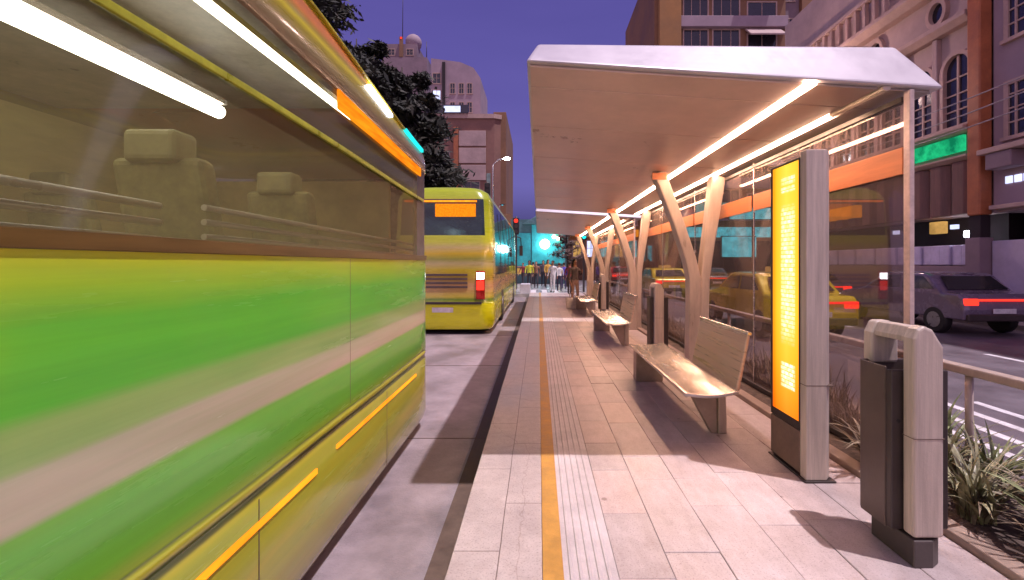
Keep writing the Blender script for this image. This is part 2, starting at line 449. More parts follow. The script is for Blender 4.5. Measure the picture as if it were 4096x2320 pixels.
# ------------------------------------------------------------------ bus shelter
def soffit_z(x): return 2.9 - .0655*(x+.09)
def make_shelter():
    Y0, Y1 = 3.13, 11.45
    root = empty('bus_shelter', (1.4, Y0, 0), 'nearest white roofed bus shelter with twin light tubes and forked columns, over the front bench', 'bus shelter', 'bus shelters along the platform')
    zl, zr = soffit_z(-.09), soffit_z(2.81)
    # canopy skin: sloping front fascia, bevelled side, flat top
    ct = [(-.09, Y0, zl), (2.81, Y0, zr), (2.81, Y1, zr), (-.09, Y1, zl),
          (-.01, Y0+.26, 3.14), (2.66, Y0+.26, 3.12), (2.66, Y1-.26, 3.12), (-.01, Y1-.26, 3.14)]
    n = 24; mb = MB(); vs = []
    for i in range(n+1):
        t = i/n
        lo = lambda y: (-.09+2.9*t, y, zl+(zr-zl)*t)
        hi = lambda y: (-.01+2.67*t, y, 3.14-.02*t)
        sf = lambda y, k: tuple(Vector(lo(y)).lerp(Vector(hi(y+.26 if y == Y0 else y-.26)), k))
        vs += [lo(Y0), sf(Y0, .33), sf(Y0, .66), hi(Y0+.26), hi(Y1-.26), sf(Y1, .5), lo(Y1)]
    fs = [tuple(range(7)), tuple(range(7*n, 7*n+7))[::-1]]
    for i in range(n):
        for k in range(7):
            kk = (k+1) % 7; fs.append((7*i+k, 7*i+7+k, 7*i+7+kk, 7*i+kk))
    mb.add(vs, fs, 0, False)
    can = mb.build('canopy', M['white_metal'], root, .03, 3)
    # rim under the fascia
    # soffit sheets just below the canopy shell
    mb = MB()
    g = .012
    def slab(x0, x1, y0, y1, d0, d1):
        mb.hexa([(x0,y0,soffit_z(x0)-d1),(x1,y0,soffit_z(x1)-d1),(x1,y1,soffit_z(x1)-d1),(x0,y1,soffit_z(x0)-d1),
                 (x0,y0,soffit_z(x0)-d0),(x1,y0,soffit_z(x1)-d0),(x1,y1,soffit_z(x1)-d0),(x0,y1,soffit_z(x0)-d0)])
    cuts = [Y0+.05, Y0+.42, 4.55, 5.85, 7.4, 9.3, Y1-.05]
    for a, b in zip(cuts[:-1], cuts[1:]): slab(-.06, 1.855, a+.006, b-.006, .001, .018)
    mb.build('soffit', M['soffit'], root, .004, 1)
    mb = MB()
    for a, b in zip(cuts[:-1], cuts[1:]):
        slab(1.945, 2.375, a+.006, b-.006, .001, .018)
        slab(2.465, 2.74, a+.006, b-.006, .001, .018)
    sg = mb.build('soffit', M['soffit_grey'], root, .004, 1); sg['label'] = 'darker grey brown soffit strip beside the light tubes'
    for a in cuts[1:-1]:
        mb = MB()
        y = a
        mb.hexa([(x_,yy,soffit_z(x_)-d_) for d_ in (.0125, .0005) for x_, yy in ((-.06,y-.0055),(1.855,y-.0055),(1.855,y+.0055),(-.06,y+.0055))])
        mb.build('soffit_joint', M['groove'], root)
    for x in (1.9, 2.42):
        mb = MB()
        prof = [(x-.036, soffit_z(x)-.004), (x-.029, soffit_z(x)-.027), (x, soffit_z(x)-.034), (x+.029, soffit_z(x)-.027), (x+.036, soffit_z(x)-.004)]
        if x > 2: prof = [(x+(px-x)*.8, pz) for px, pz in prof]
        mb.prism(prof[::-1], 'y', Y0+.03 if x < 2 else Y0+.62, Y1-.1)
        mb.build('light_tube', M['lamp_warm'], root)
        if x > 2:
            mb = MB().prism(prof[::-1], 'y', Y0+.03, Y0+.615)
            mb.build('tube_cover', pmat('unlit_tube_cover', (.80,.66,.52), .4), root)
    # forked columns
    def limb(mb, pts, wx, wy):
        """rectangular member through points (x,z) in the plane y=cy, rounded by the bevel"""
        n = len(pts); vs = []
        for i, (x, y, z) in enumerate(pts):
            a = Vector(pts[min(i+1, n-1)]) - Vector(pts[max(i-1, 0)]); a.normalize()
            side = Vector((a.z, 0, -a.x))
            if side.length < .01: side = Vector((1, 0, 0))
            side.normalize()
            f = Vector((0, 1, 0))
            W = wx[i] if isinstance(wx, list) else wx
            for sx_, sy_ in ((-1,-1),(1,-1),(1,1),(-1,1)):
                vs.append(tuple(Vector((x,y,z)) + side*sx_*W/2 + f*sy_*wy/2))
        fs = [(3,2,1,0), tuple(range(4*n-4, 4*n))]
        for i in range(n-1):
            for k in range(4):
                kk = (k+1) % 4
                fs.append((4*i+k, 4*i+kk, 4*i+4+kk, 4*i+4+k))
        mb.add(vs, fs)
    for cy in (6.35, 10.45):
        mb = MB()
        zt1, zt2 = soffit_z(1.64)-.017, soffit_z(2.5)-.017
        limb(mb, [(2.14, cy, 0), (2.16, cy, .9), (2.155, cy, 1.30), (2.09, cy, 1.58), (1.92, cy, 2.1), (1.66, cy, zt1)], [.17,.17,.165,.155,.15,.17], .2)
        limb(mb, [(2.285, cy+.003, 0), (2.29, cy+.003, .9), (2.30, cy+.003, 1.30), (2.33, cy+.003, 1.58), (2.42, cy+.003, 2.2), (2.49, cy+.003, zt2)], [.12,.12,.125,.14,.165,.20], .194)
        c = mb.build('column', M['column'], root, .022, 3)
        mb = MB().box(1.56, 1.76, cy-.108, cy-.101, zt1-.115, zt1-.02)
        mb.build('orange_cap', M['orange'], c, .003)
        mb = MB().box(2.04, 2.37, cy-.14, cy+.14, 0, .018)
        mb.build('foot_plate', M['bench_leg'], c, .004)
        for bx_, by_ in ((2.06,-.12),(2.35,-.12),(2.06,.12),(2.35,.12)): MB().tube([(bx_, cy+by_, .018), (bx_, cy+by_, .032)], .010, 6).build('bolt', M['steel'], c)
    # glazed back wall
    GX = 2.58
    ys = [3.17, 5.45, 7.5, 9.45, 11.4]
    for a, b in zip(ys[:-1], ys[1:]):
        zt = soffit_z(GX)-.09
        MB().box(GX-.006, GX+.006, a+.012, b-.012, .08, zt).build('glass_pane', M['glass'], root)
    for k, y in enumerate(ys):
        w_ = .028 if k == 0 else .012
        MB().box(GX-w_*.6, GX+w_*.6, y-w_, y+w_, .0, soffit_z(GX)-.02).build('glass_post', pmat('pinkish_post', (.74,.56,.50), .4) if k == 0 else M['steel'], root, .004)
    MB().box(GX-.02, GX+.02, 3.21, 11.38, soffit_z(GX)-.085, soffit_z(GX)-.045).build('top_rail', M['darker_metal'], root, .004)
    MB().box(GX-.025, GX+.025, 3.21, 11.38, .03, .078).build('bottom_rail', M['darker_metal'], root, .004)
    ob = MB()
    for a, b in zip(ys[:-1], ys[1:]): ob.box(GX-.022, GX-.0085, a+.03, b-.02, 2.13, 2.32)
    ob.build('orange_band', M['orange'], root, .003)
    return root
shelter = make_shelter()
s2 = copy_tree(shelter); s2.location.y += 9.05
s2['label'] = 'second white roofed bus shelter farther along the platform, beyond the near one'

# ------------------------------------------------------------------ lit information totem
def totem_face_mat():
    m, nt, out = newmat('totem_light_face')
    e = N(nt, 'ShaderNodeEmission')
    s = sep(nt)
    y = maprange(nt, s.outputs[1], .05, .43); z = maprange(nt, s.outputs[2], .39, 2.24)
    # amber ground, brighter in the middle, redder towards the foot
    edge = ramp(nt, y, [(0, (1,.36,.012)), (.25, (1,.50,.04)), (.55, (1,.56,.06)), (.9, (1,.42,.02)), (1, (.9,.28,.01))])
    foot = ramp(nt, z, [(0, (.85,.40,.25)), (.22, (1,.80,.6)), (.4, (1,1,1)), (1, (1,1,1))])
    c = mixc(nt, 1, edge, foot, 'MULTIPLY')
    # pale route diagram: column of small cells
    cb = N(nt, 'ShaderNodeCombineXYZ'); nt.links.new(s.outputs[1], cb.inputs[0]); nt.links.new(s.outputs[2], cb.inputs[1])
    b = N(nt, 'ShaderNodeTexBrick'); b.inputs['Scale'].default_value = 1; b.inputs['Brick Width'].default_value = .055; b.inputs['Row Height'].default_value = .032
    b.inputs['Mortar Size'].default_value = .0035; b.inputs['Color1'].default_value = (1,.95,.80,1); b.inputs['Color2'].default_value = (1,.80,.36,1); b.inputs['Mortar'].default_value = (.95,.5,.08,1)
    nt.links.new(cb.outputs[0], b.inputs['Vector'])
    my = ramp(nt, y, [(.22, 0), (.30, 1), (.68, 1), (.76, 0)])
    mz = ramp(nt, z, [(.0, 0), (.10, 0), (.105, 1), (.20, 1), (.205, 0), (.27, 0), (.36, .8), (.60, .9), (.80, .75), (.84, 0), (.885, 0), (.89, 1), (.905, 1), (.91, 0), (.93, .9), (.945, .9), (.95, 0)])
    mk = N(nt, 'ShaderNodeMath', operation='MULTIPLY'); nt.links.new(my, mk.inputs[0]); nt.links.new(mz, mk.inputs[1])
    nz = noise_fac(nt, 22, 4, .6)
    mk2 = N(nt, 'ShaderNodeMath', operation='MULTIPLY'); nt.links.new(mk.outputs[0], mk2.inputs[0]); nt.links.new(maprange(nt, nz, .35, .55, .35, 1), mk2.inputs[1])
    c = mixc(nt, mk2.outputs[0], c, b.outputs[0])
    nt.links.new(c, e.inputs[0]); e.inputs[1].default_value = 1.6
    nt.links.new(e.outputs[0], out.inputs[0]); return m
def make_totem():
    x0, x1, y0, y1 = 1.835, 2.025, 3.12, 3.60
    root = empty('information_totem', ((x0+x1)/2, y0, 0), 'tall amber lit information totem with pale end post beside the front bench', 'information totem')
    MB().prism([(x0, y0),(x1-.05, y0),(x1, y0+.05),(x1, y0+.075),(x0, y0+.075)], 'z', .012, 2.285).build('end_post', M['wood'], root, .006)
    MB().box(x0-.001, x1+.001, y0-.001, y0+.0765, .660, .664).build('joint', M['groove'], root)
    MB().box(x0+.012, x1-.01, y0+.0755, y1, .02, 2.26).build('housing', M['dark_metal'], root, .008)
    f = MB()
    # frame round the lit face
    fx = x0+.011
    f.box(fx-.012, fx, y0+.0775, y0+.092, .33, 2.25).box(fx-.012, fx, y1-.03, y1-.004, .33, 2.25).box(fx-.012, fx, y0+.0925, y1-.0305, .33, .385).box(fx-.012, fx, y0+.0925, y1-.0305, 2.235, 2.25)
    f.build('face_frame', M['darker_metal'], root, .003)
    o = MB().box(fx-.008, fx-.001, y0+.0930, y1-.031, .386, 2.234).build('light_face', totem_face_mat(), root)
    MB().box(x0-.003, x0+.011, y0+.0775, y1-.01, .03, .325).build('plinth_panel', pmat('totem_plinth', (.24,.16,.125), .45, .2, .25, 5), root, .004)
    MB().box(x0-.012, x1+.012, y0-.012, y1+.012, 0, .0115).build('base_plate', M['darker_metal'], root, .003)
    for za, zb in ((1.62, 1.70), (1.0, 1.06)): MB().box(x1-.002, x1+.012, y0+.09, y0+.12, za, zb).build('hinge', M['steel'], root, .003)
make_totem()

# ------------------------------------------------------------------ litter bins
def make_bin():
    root = empty('litter_bin', (1.93, 2.24, 0), 'dark litter bin framed by a pale arch in the foreground right of the totem', 'litter bin', 'litter bins on the platform')
    x0, x1 = 1.848, 2.0
    def leg(y0, y1):
        c = .035
        poly = [(x0, y0), (x1-c, y0), (x1, y0+c if y0 < 2.3 else y0+.01), (x1, y1), (x0, y1)]
        return poly
    y0, y1, y2, y3 = 2.24, 2.315, 2.525, 2.595
    MB().prism([(x0, .145), (x1, .145), (x1, 1.085), (x1-.055, 1.175), (x1-.10, 1.195), (x0+.02, 1.175), (x0, 1.13)], 'y', y0, y1).build('frame_leg', M['wood'], root, .016, 3)
    MB().prism([(x0, .95), (x1, .95), (x1, 1.10), (x1-.04, 1.185), (x0+.03, 1.185), (x0, 1.12)], 'y', y2, y3).build('frame_leg', M['wood'], root, .016, 3)
    MB().prism([(x0+.012, 1.105), (x1-.01, 1.105), (x1-.015, 1.125), (x1-.055, 1.182), (x0+.035, 1.182), (x0+.012, 1.13)], 'y', y1+.001, y2-.001).build('top_bar', M['wood'], root, .006)
    MB().box(x0-.001, x1+.001, y0-.0015, y1-.002, .634, .637).build('joint', M['groove'], root)
    # hollow body
    bx0, bx1, by0, by1 = 1.795, 2.09, 2.318, 2.56
    mb = MB(); t = .012; z0, z1 = .14, .968
    mb.box(bx0, bx0+t, by0+.04, by1-.02, z0, z1).box(bx1-t, bx1, by0+.04, by1-.02, z0, z1).box(bx0+t, bx1-t, by1-t, by1, z0, z1)
    mb.box(bx0+t, bx1-t, by0+.05, by1-t, z0+.004, z0+.02)
    b = mb.build('body', M['dark_metal'], root, .005)
    MB().box(bx0+.002, bx1-.002, by0, by0+.038, z0+.006, z1-.012).build('door', M['darker_metal'], root, .006)
    MB().tube([(1.832, by0-.004, .70), (1.832, by0+.002, .70)], .009, 12).build('lock', M['black'], root)
    MB().box(bx0+.03, bx1-.03, by0+.055, by1-.03, .17, .90).build('liner', M['black'], root, .01)
    MB().prism([(x0, 2.238),(x1-.06, 2.238),(x1, 2.275),(x1, 2.53),(x0, 2.53)], 'z', 0, .135).build('plinth', pmat('bin_plinth', (.10,.078,.075), .5, .2, .2, 6), root, .006)
    return root
bin1 = make_bin()
for dy, lab in ((5.0, 'litter bin with pale rounded post standing between the first and second bench'),
                (11.2, 'small far litter bin with pale post under the second shelter')):
    b = copy_tree(bin1); b.location.y += dy; b['label'] = lab

# ------------------------------------------------------------------ benches
def make_bench():
    root = empty('bench', (1.42, 3.7, 0), 'nearest brushed steel bench with half length backrest beside the totem', 'bench', 'benches under the shelters')
    # dished seat: curved section along X, swept in Y
    ya, yb = 3.70, 6.0
    prof = []
    n = 12
    top = [(1.185+.45*i/n, .452 - .022*math.sin(math.pi*min(1, (i/n)*1.05)) + .012*(i/n)**3) for i in range(n+1)]
    bot = [(x, z-.028) for x, z in top]; bot[0] = (1.20, top[0][1]-.045)
    mb = MB().prism(top + bot[::-1], 'y', ya, yb, smooth=True)
    mb.build('seat', M['steel'], root, .006, 2)
    mb = MB().prism([(1.62,.455),(1.655,.45),(1.745,.915),(1.715,.925)], 'y', 3.74, 4.82)
    mb.build('backrest', M['bench_back'], root, .012, 3)
    mb = MB().prism([(1.705,.915),(1.752,.905),(1.757,.935),(1.712,.945)], 'y', 3.73, 4.83)
    mb.build('back_rail', M['steel'], root, .01, 3)
    MB().prism([(1.24,.425),(1.60,.425),(1.58,0),(1.24,0)], 'y', 5.78, 5.95).build('leg', M['bench_leg'], root, .008)
    MB().prism([(1.30,.425),(1.58,.425),(1.58,0),(1.53,0)], 'y', 4.02, 4.10).build('leg', M['bench_leg'], root, .008)
    MB().prism([(1.582,.425),(1.65,.425),(1.66,0),(1.582,0)], 'y', 4.0, 4.12).build('leg_post', M['column'], root, .012)
    MB().box(1.25, 1.60, 4.12, 5.77, .395, .42).build('seat_beam', M['bench_leg'], root, .005)
    return root
bench1 = make_bench()
for dy, lab in ((4.32, 'second bench farther back, beyond the litter bin with the pale rounded post'),
                (9.2, 'third bench under the second shelter, small in the distance')):
    b = copy_tree(bench1); b.location.y += dy; b['label'] = lab

# ------------------------------------------------------------------ guard rail behind the planting
root = empty('guard_rail', (3.0, 3.2, 0), 'low guard rail with beige top bar between planting and road', 'guard rail')
MB().box(2.955, 3.045, -3, 22.5, .725, .785).build('top_bar', M['column'], root, .012)
for k in range(12):
    y = 3.17 + (k-2)*2.0
    MB().tube([(3.0, y, 0), (3.0, y, .724)], .024, 10).build('post', M['column'], root)
# ------------------------------------------------------------------ planting
def strap_clump(loc, n, h, spread, seed, mat, w=.016):
    rnd = random.Random(seed); mb = MB()
    for k in range(n):
        a = rnd.uniform(0, 2*math.pi); hh = h*rnd.uniform(.55, 1.1); sp = spread*rnd.uniform(.25, 1.15)
        bx, by = rnd.uniform(-.06, .06), rnd.uniform(-.06, .06)
        pts = []
        seg = 6; curl = rnd.uniform(.2, 1.0)
        for i in range(seg+1):
            t = i/seg
            r = sp*(t**1.5); z = hh*(t*1.25 - curl*.75*t**2.6)
            pts.append(Vector((bx + math.cos(a)*r, by + math.sin(a)*r, max(.0, z))))
        side = Vector((-math.sin(a), math.cos(a), rnd.uniform(-.3, .3)))
        ww = w*rnd.uniform(.7, 1.3)
        base = len(mb.v)
        for i, p in enumerate(pts):
            t = i/seg; hw = ww*(1 - t**2.2)*(.6+.8*min(1, t*3)) + .0006
            up = Vector((0,0,hw*.35))
            for q in (p-side*hw+up, p, p+side*hw+up): mb.v.append(tuple(Vector(loc)+q))
        for i in range(seg):
            for j in range(2):
                q = base+i*3+j
                mb.f.append([q, q+1, q+4, q+3]); mb.m.append(0); mb.sm.append(True)
    return mb
spots = [(2.52,2.62,0),(2.60,2.15,1),(2.82,2.42,2),(2.66,3.02,3),(2.9,2.9,4),(2.50,1.75,5),(2.86,1.95,6),(2.95,3.35,7),(2.45,3.3,8)]
labs = ['spiky strap leaved plant right behind the foreground litter bin', 'spiky grassy plant at the lower right corner of the bed',
        'tall strap leaved plant below the guard rail at the right edge', 'strap leaved plant between bin and guard rail post',
        'green strap leaved plant at the foot of the guard rail post', 'low strap leaved plant in front of the bin at the lower edge',
        'arching strap leaved plant at the far right lower edge', 'strap leaved plant just behind the guard rail post', 'strap leaved plant seen between totem and litter bin']
for (x, y, sd_), lab in zip(spots, labs):
    r_ = empty('strap_leaf_plant', (x, y, .02), lab, 'plant', 'strap leaved plants in the bed')
    c_ = [(.36,.34,.20),(.27,.30,.14),(.42,.36,.26)][sd_ % 3]
    lm = pmat('strap_leaf_tone', c_, .4, 0, .55, 9)
    strap_clump((x, y, .02), 58, .46 if sd_ != 8 else .4, .36, sd_, M['strap'], .0095).build('leaves', lm, r_)
    strap_clump((x, y, .02), 30, .30, .34, sd_+50, M['dry_grass'], .008).build('dry_leaves', M['dry_grass'], r_)
mb = MB(); rnd = random.Random(3)
for k in range(170):
    y = 3.5 + k*.115; x = rnd.uniform(2.68, 2.92)
    c = strap_clump((x, y+rnd.uniform(-.1,.1), .02), 26, rnd.uniform(.3, .52), .2, 100+k, None, .004)
    mb.add(c.v, c.f)
g = mb.build('grass', M['dry_grass']); tag(g, 'dry ornamental grass growing in the bed behind the shelter glass', 'grass', kind='stuff')

# ------------------------------------------------------------------ buses
def outline(x0, x1, y0, y1, r, step=.25):
    """plan outline, anticlockwise seen from above, starting on the right side at the rear"""
    pts = []
    def side(a, b):
        n = max(1, int((Vector(b)-Vector(a)).length/step))
        return [tuple(Vector(a).lerp(Vector(b), i/n)) for i in range(n)]
    def corner(cx, cy, a0):
        return [(cx+r*math.cos(R(a0+90*i/7)), cy+r*math.sin(R(a0+90*i/7))) for i in range(7)]
    pts += side((x1, y0+r), (x1, y1-r)) + corner(x1-r, y1-r, 0)
    pts += side((x1-r, y1), (x0+r, y1)) + corner(x0+r, y1-r, 90)
    pts += side((x0, y1-r), (x0, y0+r)) + corner(x0+r, y0+r, 180)
    pts += side((x0+r, y0), (x1-r, y0)) + corner(x1-r, y0+r, 270)
    return pts
def bus_shell(parts, pts, levels, classify, cx, cy, bend=None):
    n = len(pts)
    def P(i, L):
        x, y = pts[i]; z, ins = L
        d = Vector((cx-x, cy-y)); 
        # inset toward the long axis only
        sx_ = 1 if x < cx else -1
        ex = x + sx_*min(ins, abs(cx-x))
        yy = y + (ins*.7 if y < cy else -ins*.7) * (1 if abs(y-cy) > abs(cy-pts[0][1])*.9 else 0)
        if bend: z = bend(z, yy)
        return (ex, yy, z)
    for k in range(len(levels)-1):
        for i in range(n):
            j = (i+1) % n
            key = classify(.5*(pts[i][0]+pts[j][0]), .5*(pts[i][1]+pts[j][1]), .5*(levels[k][0]+levels[k+1][0]))
            if key is None: continue
            mb = parts.setdefault(key, MB())
            mb.add([P(i, levels[k]), P(j, levels[k]), P(j, levels[k+1]), P(i, levels[k+1])], [(0,1,2,3)], 0, True)
    # roof lid
    L = levels[-1]
    parts['roof'].add([P(i, L) for i in range(n)], [tuple(range(n))], 0, True)

def wheel(parent, x0, x1, y, z, r):
    t = MB().tube([(x0, y, z), (x0+.03, y, z), (x1-.03, y, z), (x1, y, z)], [r*.92, r, r, r*.92], 28).build('wheel', M['tyre'], parent)
    MB().tube([(x1, y, z), (x1+.012, y, z)], [r*.6, r*.5], 20).build('rim', M['rim'], t)

def near_bus():
    X0, X1, Y0, Y1 = -3.72, -1.2, -6.9, 5.12
    root = empty('city_bus', (-2.46, -.9, ROAD), 'green and yellow striped city bus close to the camera on the left, lit inside', 'bus', 'buses at the platform')
    pts = outline(X0, X1, Y0, Y1, .32)
    def bend(z, y):
        t = min(1, max(0, (y-1.6)/3.5)); t = t*t*(3-2*t)
        return z - .29*t*max(0, (z-2.3)/.7) - (.07*t if 2.2 < z < 2.24 else 0)
    levels = [(-.12, .02), (-.05, 0), (.50, 0), (.515, .006), (.535, .006), (.55, 0), (.575, 0), (.585, .005), (.60, 0), (1.0, 0), (1.54, 0), (1.555, .012), (2.15, .012), (2.56, .012), (2.575, 0), (2.76, .006), (2.90, .022), (3.00, .055), (3.06, .13), (3.09, .28), (3.11, .55), (3.12, .9)]
    pillars = [(-6.0,-5.9), (-4.2,-4.1), (-2.3,-2.2), (-.3,-.22), (4.72, 4.8)]
    parts = {}
    def cl(x, y, z):
        if z < 1.546: return 'body'
        if z < 2.567:
            if x > X1-.01:
                for a, b in pillars:
                    if a-.1 < y < b+.1: return 'pillar.%d' % int(a+10)
                if y > 4.8: return 'window.f'
                return 'window.%d' % sum(1 for a, b in pillars if y > b)
            if y > Y1-.4: return 'windscreen'
            return 'far_side'
        return 'roof'
    bus_shell(parts, pts, levels, cl, (X0+X1)/2, (Y0+Y1)/2, bend)
    o = -ROAD
    G = lin(104,170,58)
    body = livery_mat('green_bus_livery', -.12+o, 1.56+o, [
        (-.12+o, lin(120,112,44)), (.10+o, lin(158,148,52)), (.36+o, lin(160,150,38)), (.47+o, lin(150,150,34)), (.50+o, lin(165,160,40)),
        (.512+o, lin(50,48,18)), (.535+o, lin(50,48,18)), (.55+o, lin(180,175,45)), (.575+o, lin(170,170,40)), (.588+o, lin(70,75,25)), (.60+o, lin(150,178,45)),
        (.66+o, lin(112,186,52)), (.82+o, lin(96,182,56)), (.865+o, lin(104,176,60)), (.885+o, lin(178,166,144)), (1.0+o, lin(172,166,140)), (1.02+o, lin(140,168,100)),
        (1.11+o, lin(130,165,88)), (1.15+o, lin(88,178,56)), (1.35+o, lin(94,182,50)), (1.45+o, lin(150,188,44)), (1.53+o, lin(176,184,40)), (1.56+o, lin(176,150,30))],
        .2, .35, .7, lin(60,150,62))
    parts['body'].build('body', body, root)
    roofm = livery_mat('bus_roof_livery', 2.56+o, 3.06+o, [(2.56+o, lin(96,84,62)), (2.63+o, lin(112,104,40)), (2.70+o, lin(150,140,40)), (2.73+o, lin(186,176,40)), (2.76+o, lin(150,130,40)), (2.80+o, lin(186,116,40)), (2.86+o, lin(176,104,40)), (2.885+o, lin(190,180,44)), (2.91+o, lin(150,136,100)), (2.96+o, lin(168,152,132)), (3.06+o, lin(150,136,126))], .3, .1, .3, lin(120,110,50))
    parts['roof'].build('roof', roofm, root)
    for k in [k for k in parts if k.startswith('window.')]:
        parts[k].build('window', M['bus_glass'], root)
    for k in [k for k in parts if k.startswith('pillar')]: parts[k].build('pillar', M['darker_metal'], root)
    parts['windscreen'].build('windscreen', M['bus_glass'], root)
    parts['far_side'].build('far_side_wall', pmat('bus_far_side', (.16,.14,.05), .5), root)
    def zz(z, y): return bend(z, y)
    # mouldings that follow the side
    def moulding(name, z0, z1, ya, yb, x0, x1, mat, n=16, bevel=.004):
        mb = MB(); vs = []
        for i in range(n+1):
            y = ya+(yb-ya)*i/n
            for x, z in ((x0, z0), (x1, z0), (x1, z1), (x0, z1)): vs.append((x, y, bend(z, y)))
        fs = [(0,1,2,3)[::-1], tuple(range(4*n, 4*n+4))]
        for i in range(n):
            for k in range(4):
                kk = (k+1) % 4; fs.append((4*i+k, 4*i+kk, 4*i+4+kk, 4*i+4+k))
        mb.add(vs, fs); return mb.build(name, mat, root, bevel)
    moulding('window_bar', 2.205, 2.235, -6, 4.72, -1.206, -1.19, pmat('lime_bar', lin(176,180,50), .35))
    moulding('window_sill', 1.535, 1.585, -6.4, 4.85, -1.206, -1.192, pmat('bronze_sill', lin(112,88,40), .4, .2, .3, 3, stretch=(1,.2,3)))
    moulding('gutter', 2.935, 2.955, -6.4, 4.7, -1.25, -1.212, pmat('lime_gutter', lin(190,180,44), .35))
    moulding('amber_light_trail', .365, .395, 1.15, 2.46, -1.21, -1.1925, M['amber'])  # glowing bars drawn out to the length of the marker lamps' streaks
    moulding('amber_light_trail', .400, .424, 2.70, 4.45, -1.21, -1.1925, M['amber'])
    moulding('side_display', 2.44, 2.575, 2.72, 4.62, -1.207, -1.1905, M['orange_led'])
    moulding('light_marker', 2.86, 2.895, 3.25, 3.75, -1.235, -1.20, M['white_lamp'], 6)
    moulding('teal_marker', 2.90, 2.96, 4.15, 4.75, -1.26, -1.20, M['teal_lamp'], 6)
    # panel joints on the skirt
    mb = MB()
    for y in (-2.2, -.1, 1.95, 3.6):
        mb.box(-1.2035, -1.1985, y, y+.006, -.1, .49)
    for y in (-2.6, .55, 2.9): mb.box(-1.2035, -1.1992, y, y+.004, .61, 1.53)
    mb.build('panel_joint', M['groove'], root)
    # wheels under the full-height skirt
    for y in (-4.2, 2.35): wheel(root, -1.75, -1.35, y, ROAD+.47, .47)
    for y in (-4.2, 2.35): wheel(root, -3.6, -3.2, y, ROAD+.47, .47)
    MB().box(-3.6, -1.32, -6.7, 4.8, -.09, .12).build('chassis', M['black'], root)
    # interior
    olive = pmat('bus_interior_panel', (.62,.52,.20), .5, 0, .35, 1.2, stretch=(1,.3,1))
    MB().box(-3.6, -1.28, -6.6, 4.7, .40, .46).build('floor', M['darker_metal'], root)
    MB().box(-3.66, -3.6, -6.6, 4.7, .47, 2.60).build('interior_panel', olive, root)
    MB().box(-3.58, -1.30, -6.6, 3.4, 2.66, 2.69).build('ceiling', pmat('bus_ceiling', (.50,.47,.42), .4), root)
    for x, z, yb, w_ in ((-1.95, 2.425, 2.78, .05), (-1.36, 2.56, 3.30, .022)):
        MB().tube([(x, -6, z), (x, yb, z)], w_*.8, 10).build('ceiling_light', M['bus_tube'], root)
        MB().box(x-w_, x+w_, -6, yb, z+w_*.82, z+w_*.82+.03).build('light_housing', M['steel'], root)
    beige = pmat('beige_handrail', (.85,.74,.58), .35, 0, .05)
    for z in (1.60, 1.655, 1.71):
        for ya, yb in ((-.1, 1.50), (1.70, 4.5)):
            MB().tube([(-1.25, ya, z), (-1.25, yb, z-.02)], .012, 8).build('handrail', beige, root)
    seatm = pmat('bus_seat_fabric', (.33,.29,.11), .8, 0, .3, 8); headm = pmat('bus_headrest', (.30,.265,.11), .7, 0, .2, 8)
    for k in range(9):
        y = -4.4 + k*.95
        for x in (-1.72, -3.2):
            s_ = MB().box(x-.22, x+.22, y, y+.44, 1.10, 1.22).build('seat', seatm, root, .04, 3)
            MB().hexa([(x-.22,y-.05,1.2),(x+.22,y-.05,1.2),(x+.22,y+.05,1.2),(x-.22,y+.05,1.2),(x-.21,y-.22,1.98),(x+.21,y-.22,1.98),(x+.21,y-.11,1.98),(x-.21,y-.11,1.98)]).build('seat_back', seatm, s_, .04, 3)
            MB().box(x-.12, x+.12, y-.25, y-.10, 1.95, 2.10).build('headrest', headm, s_, .03, 3)
            MB().box(x-.04, x+.04, y+.15, y+.25, .47, 1.10).build('seat_leg', M['steel'], s_)
    MB().box(-3.58, -1.45, 4.42, 4.47, .47, 2.30).build('darkening_panel', olive, root, .01)  # panel added to darken the view through to the windscreen
near_bus()

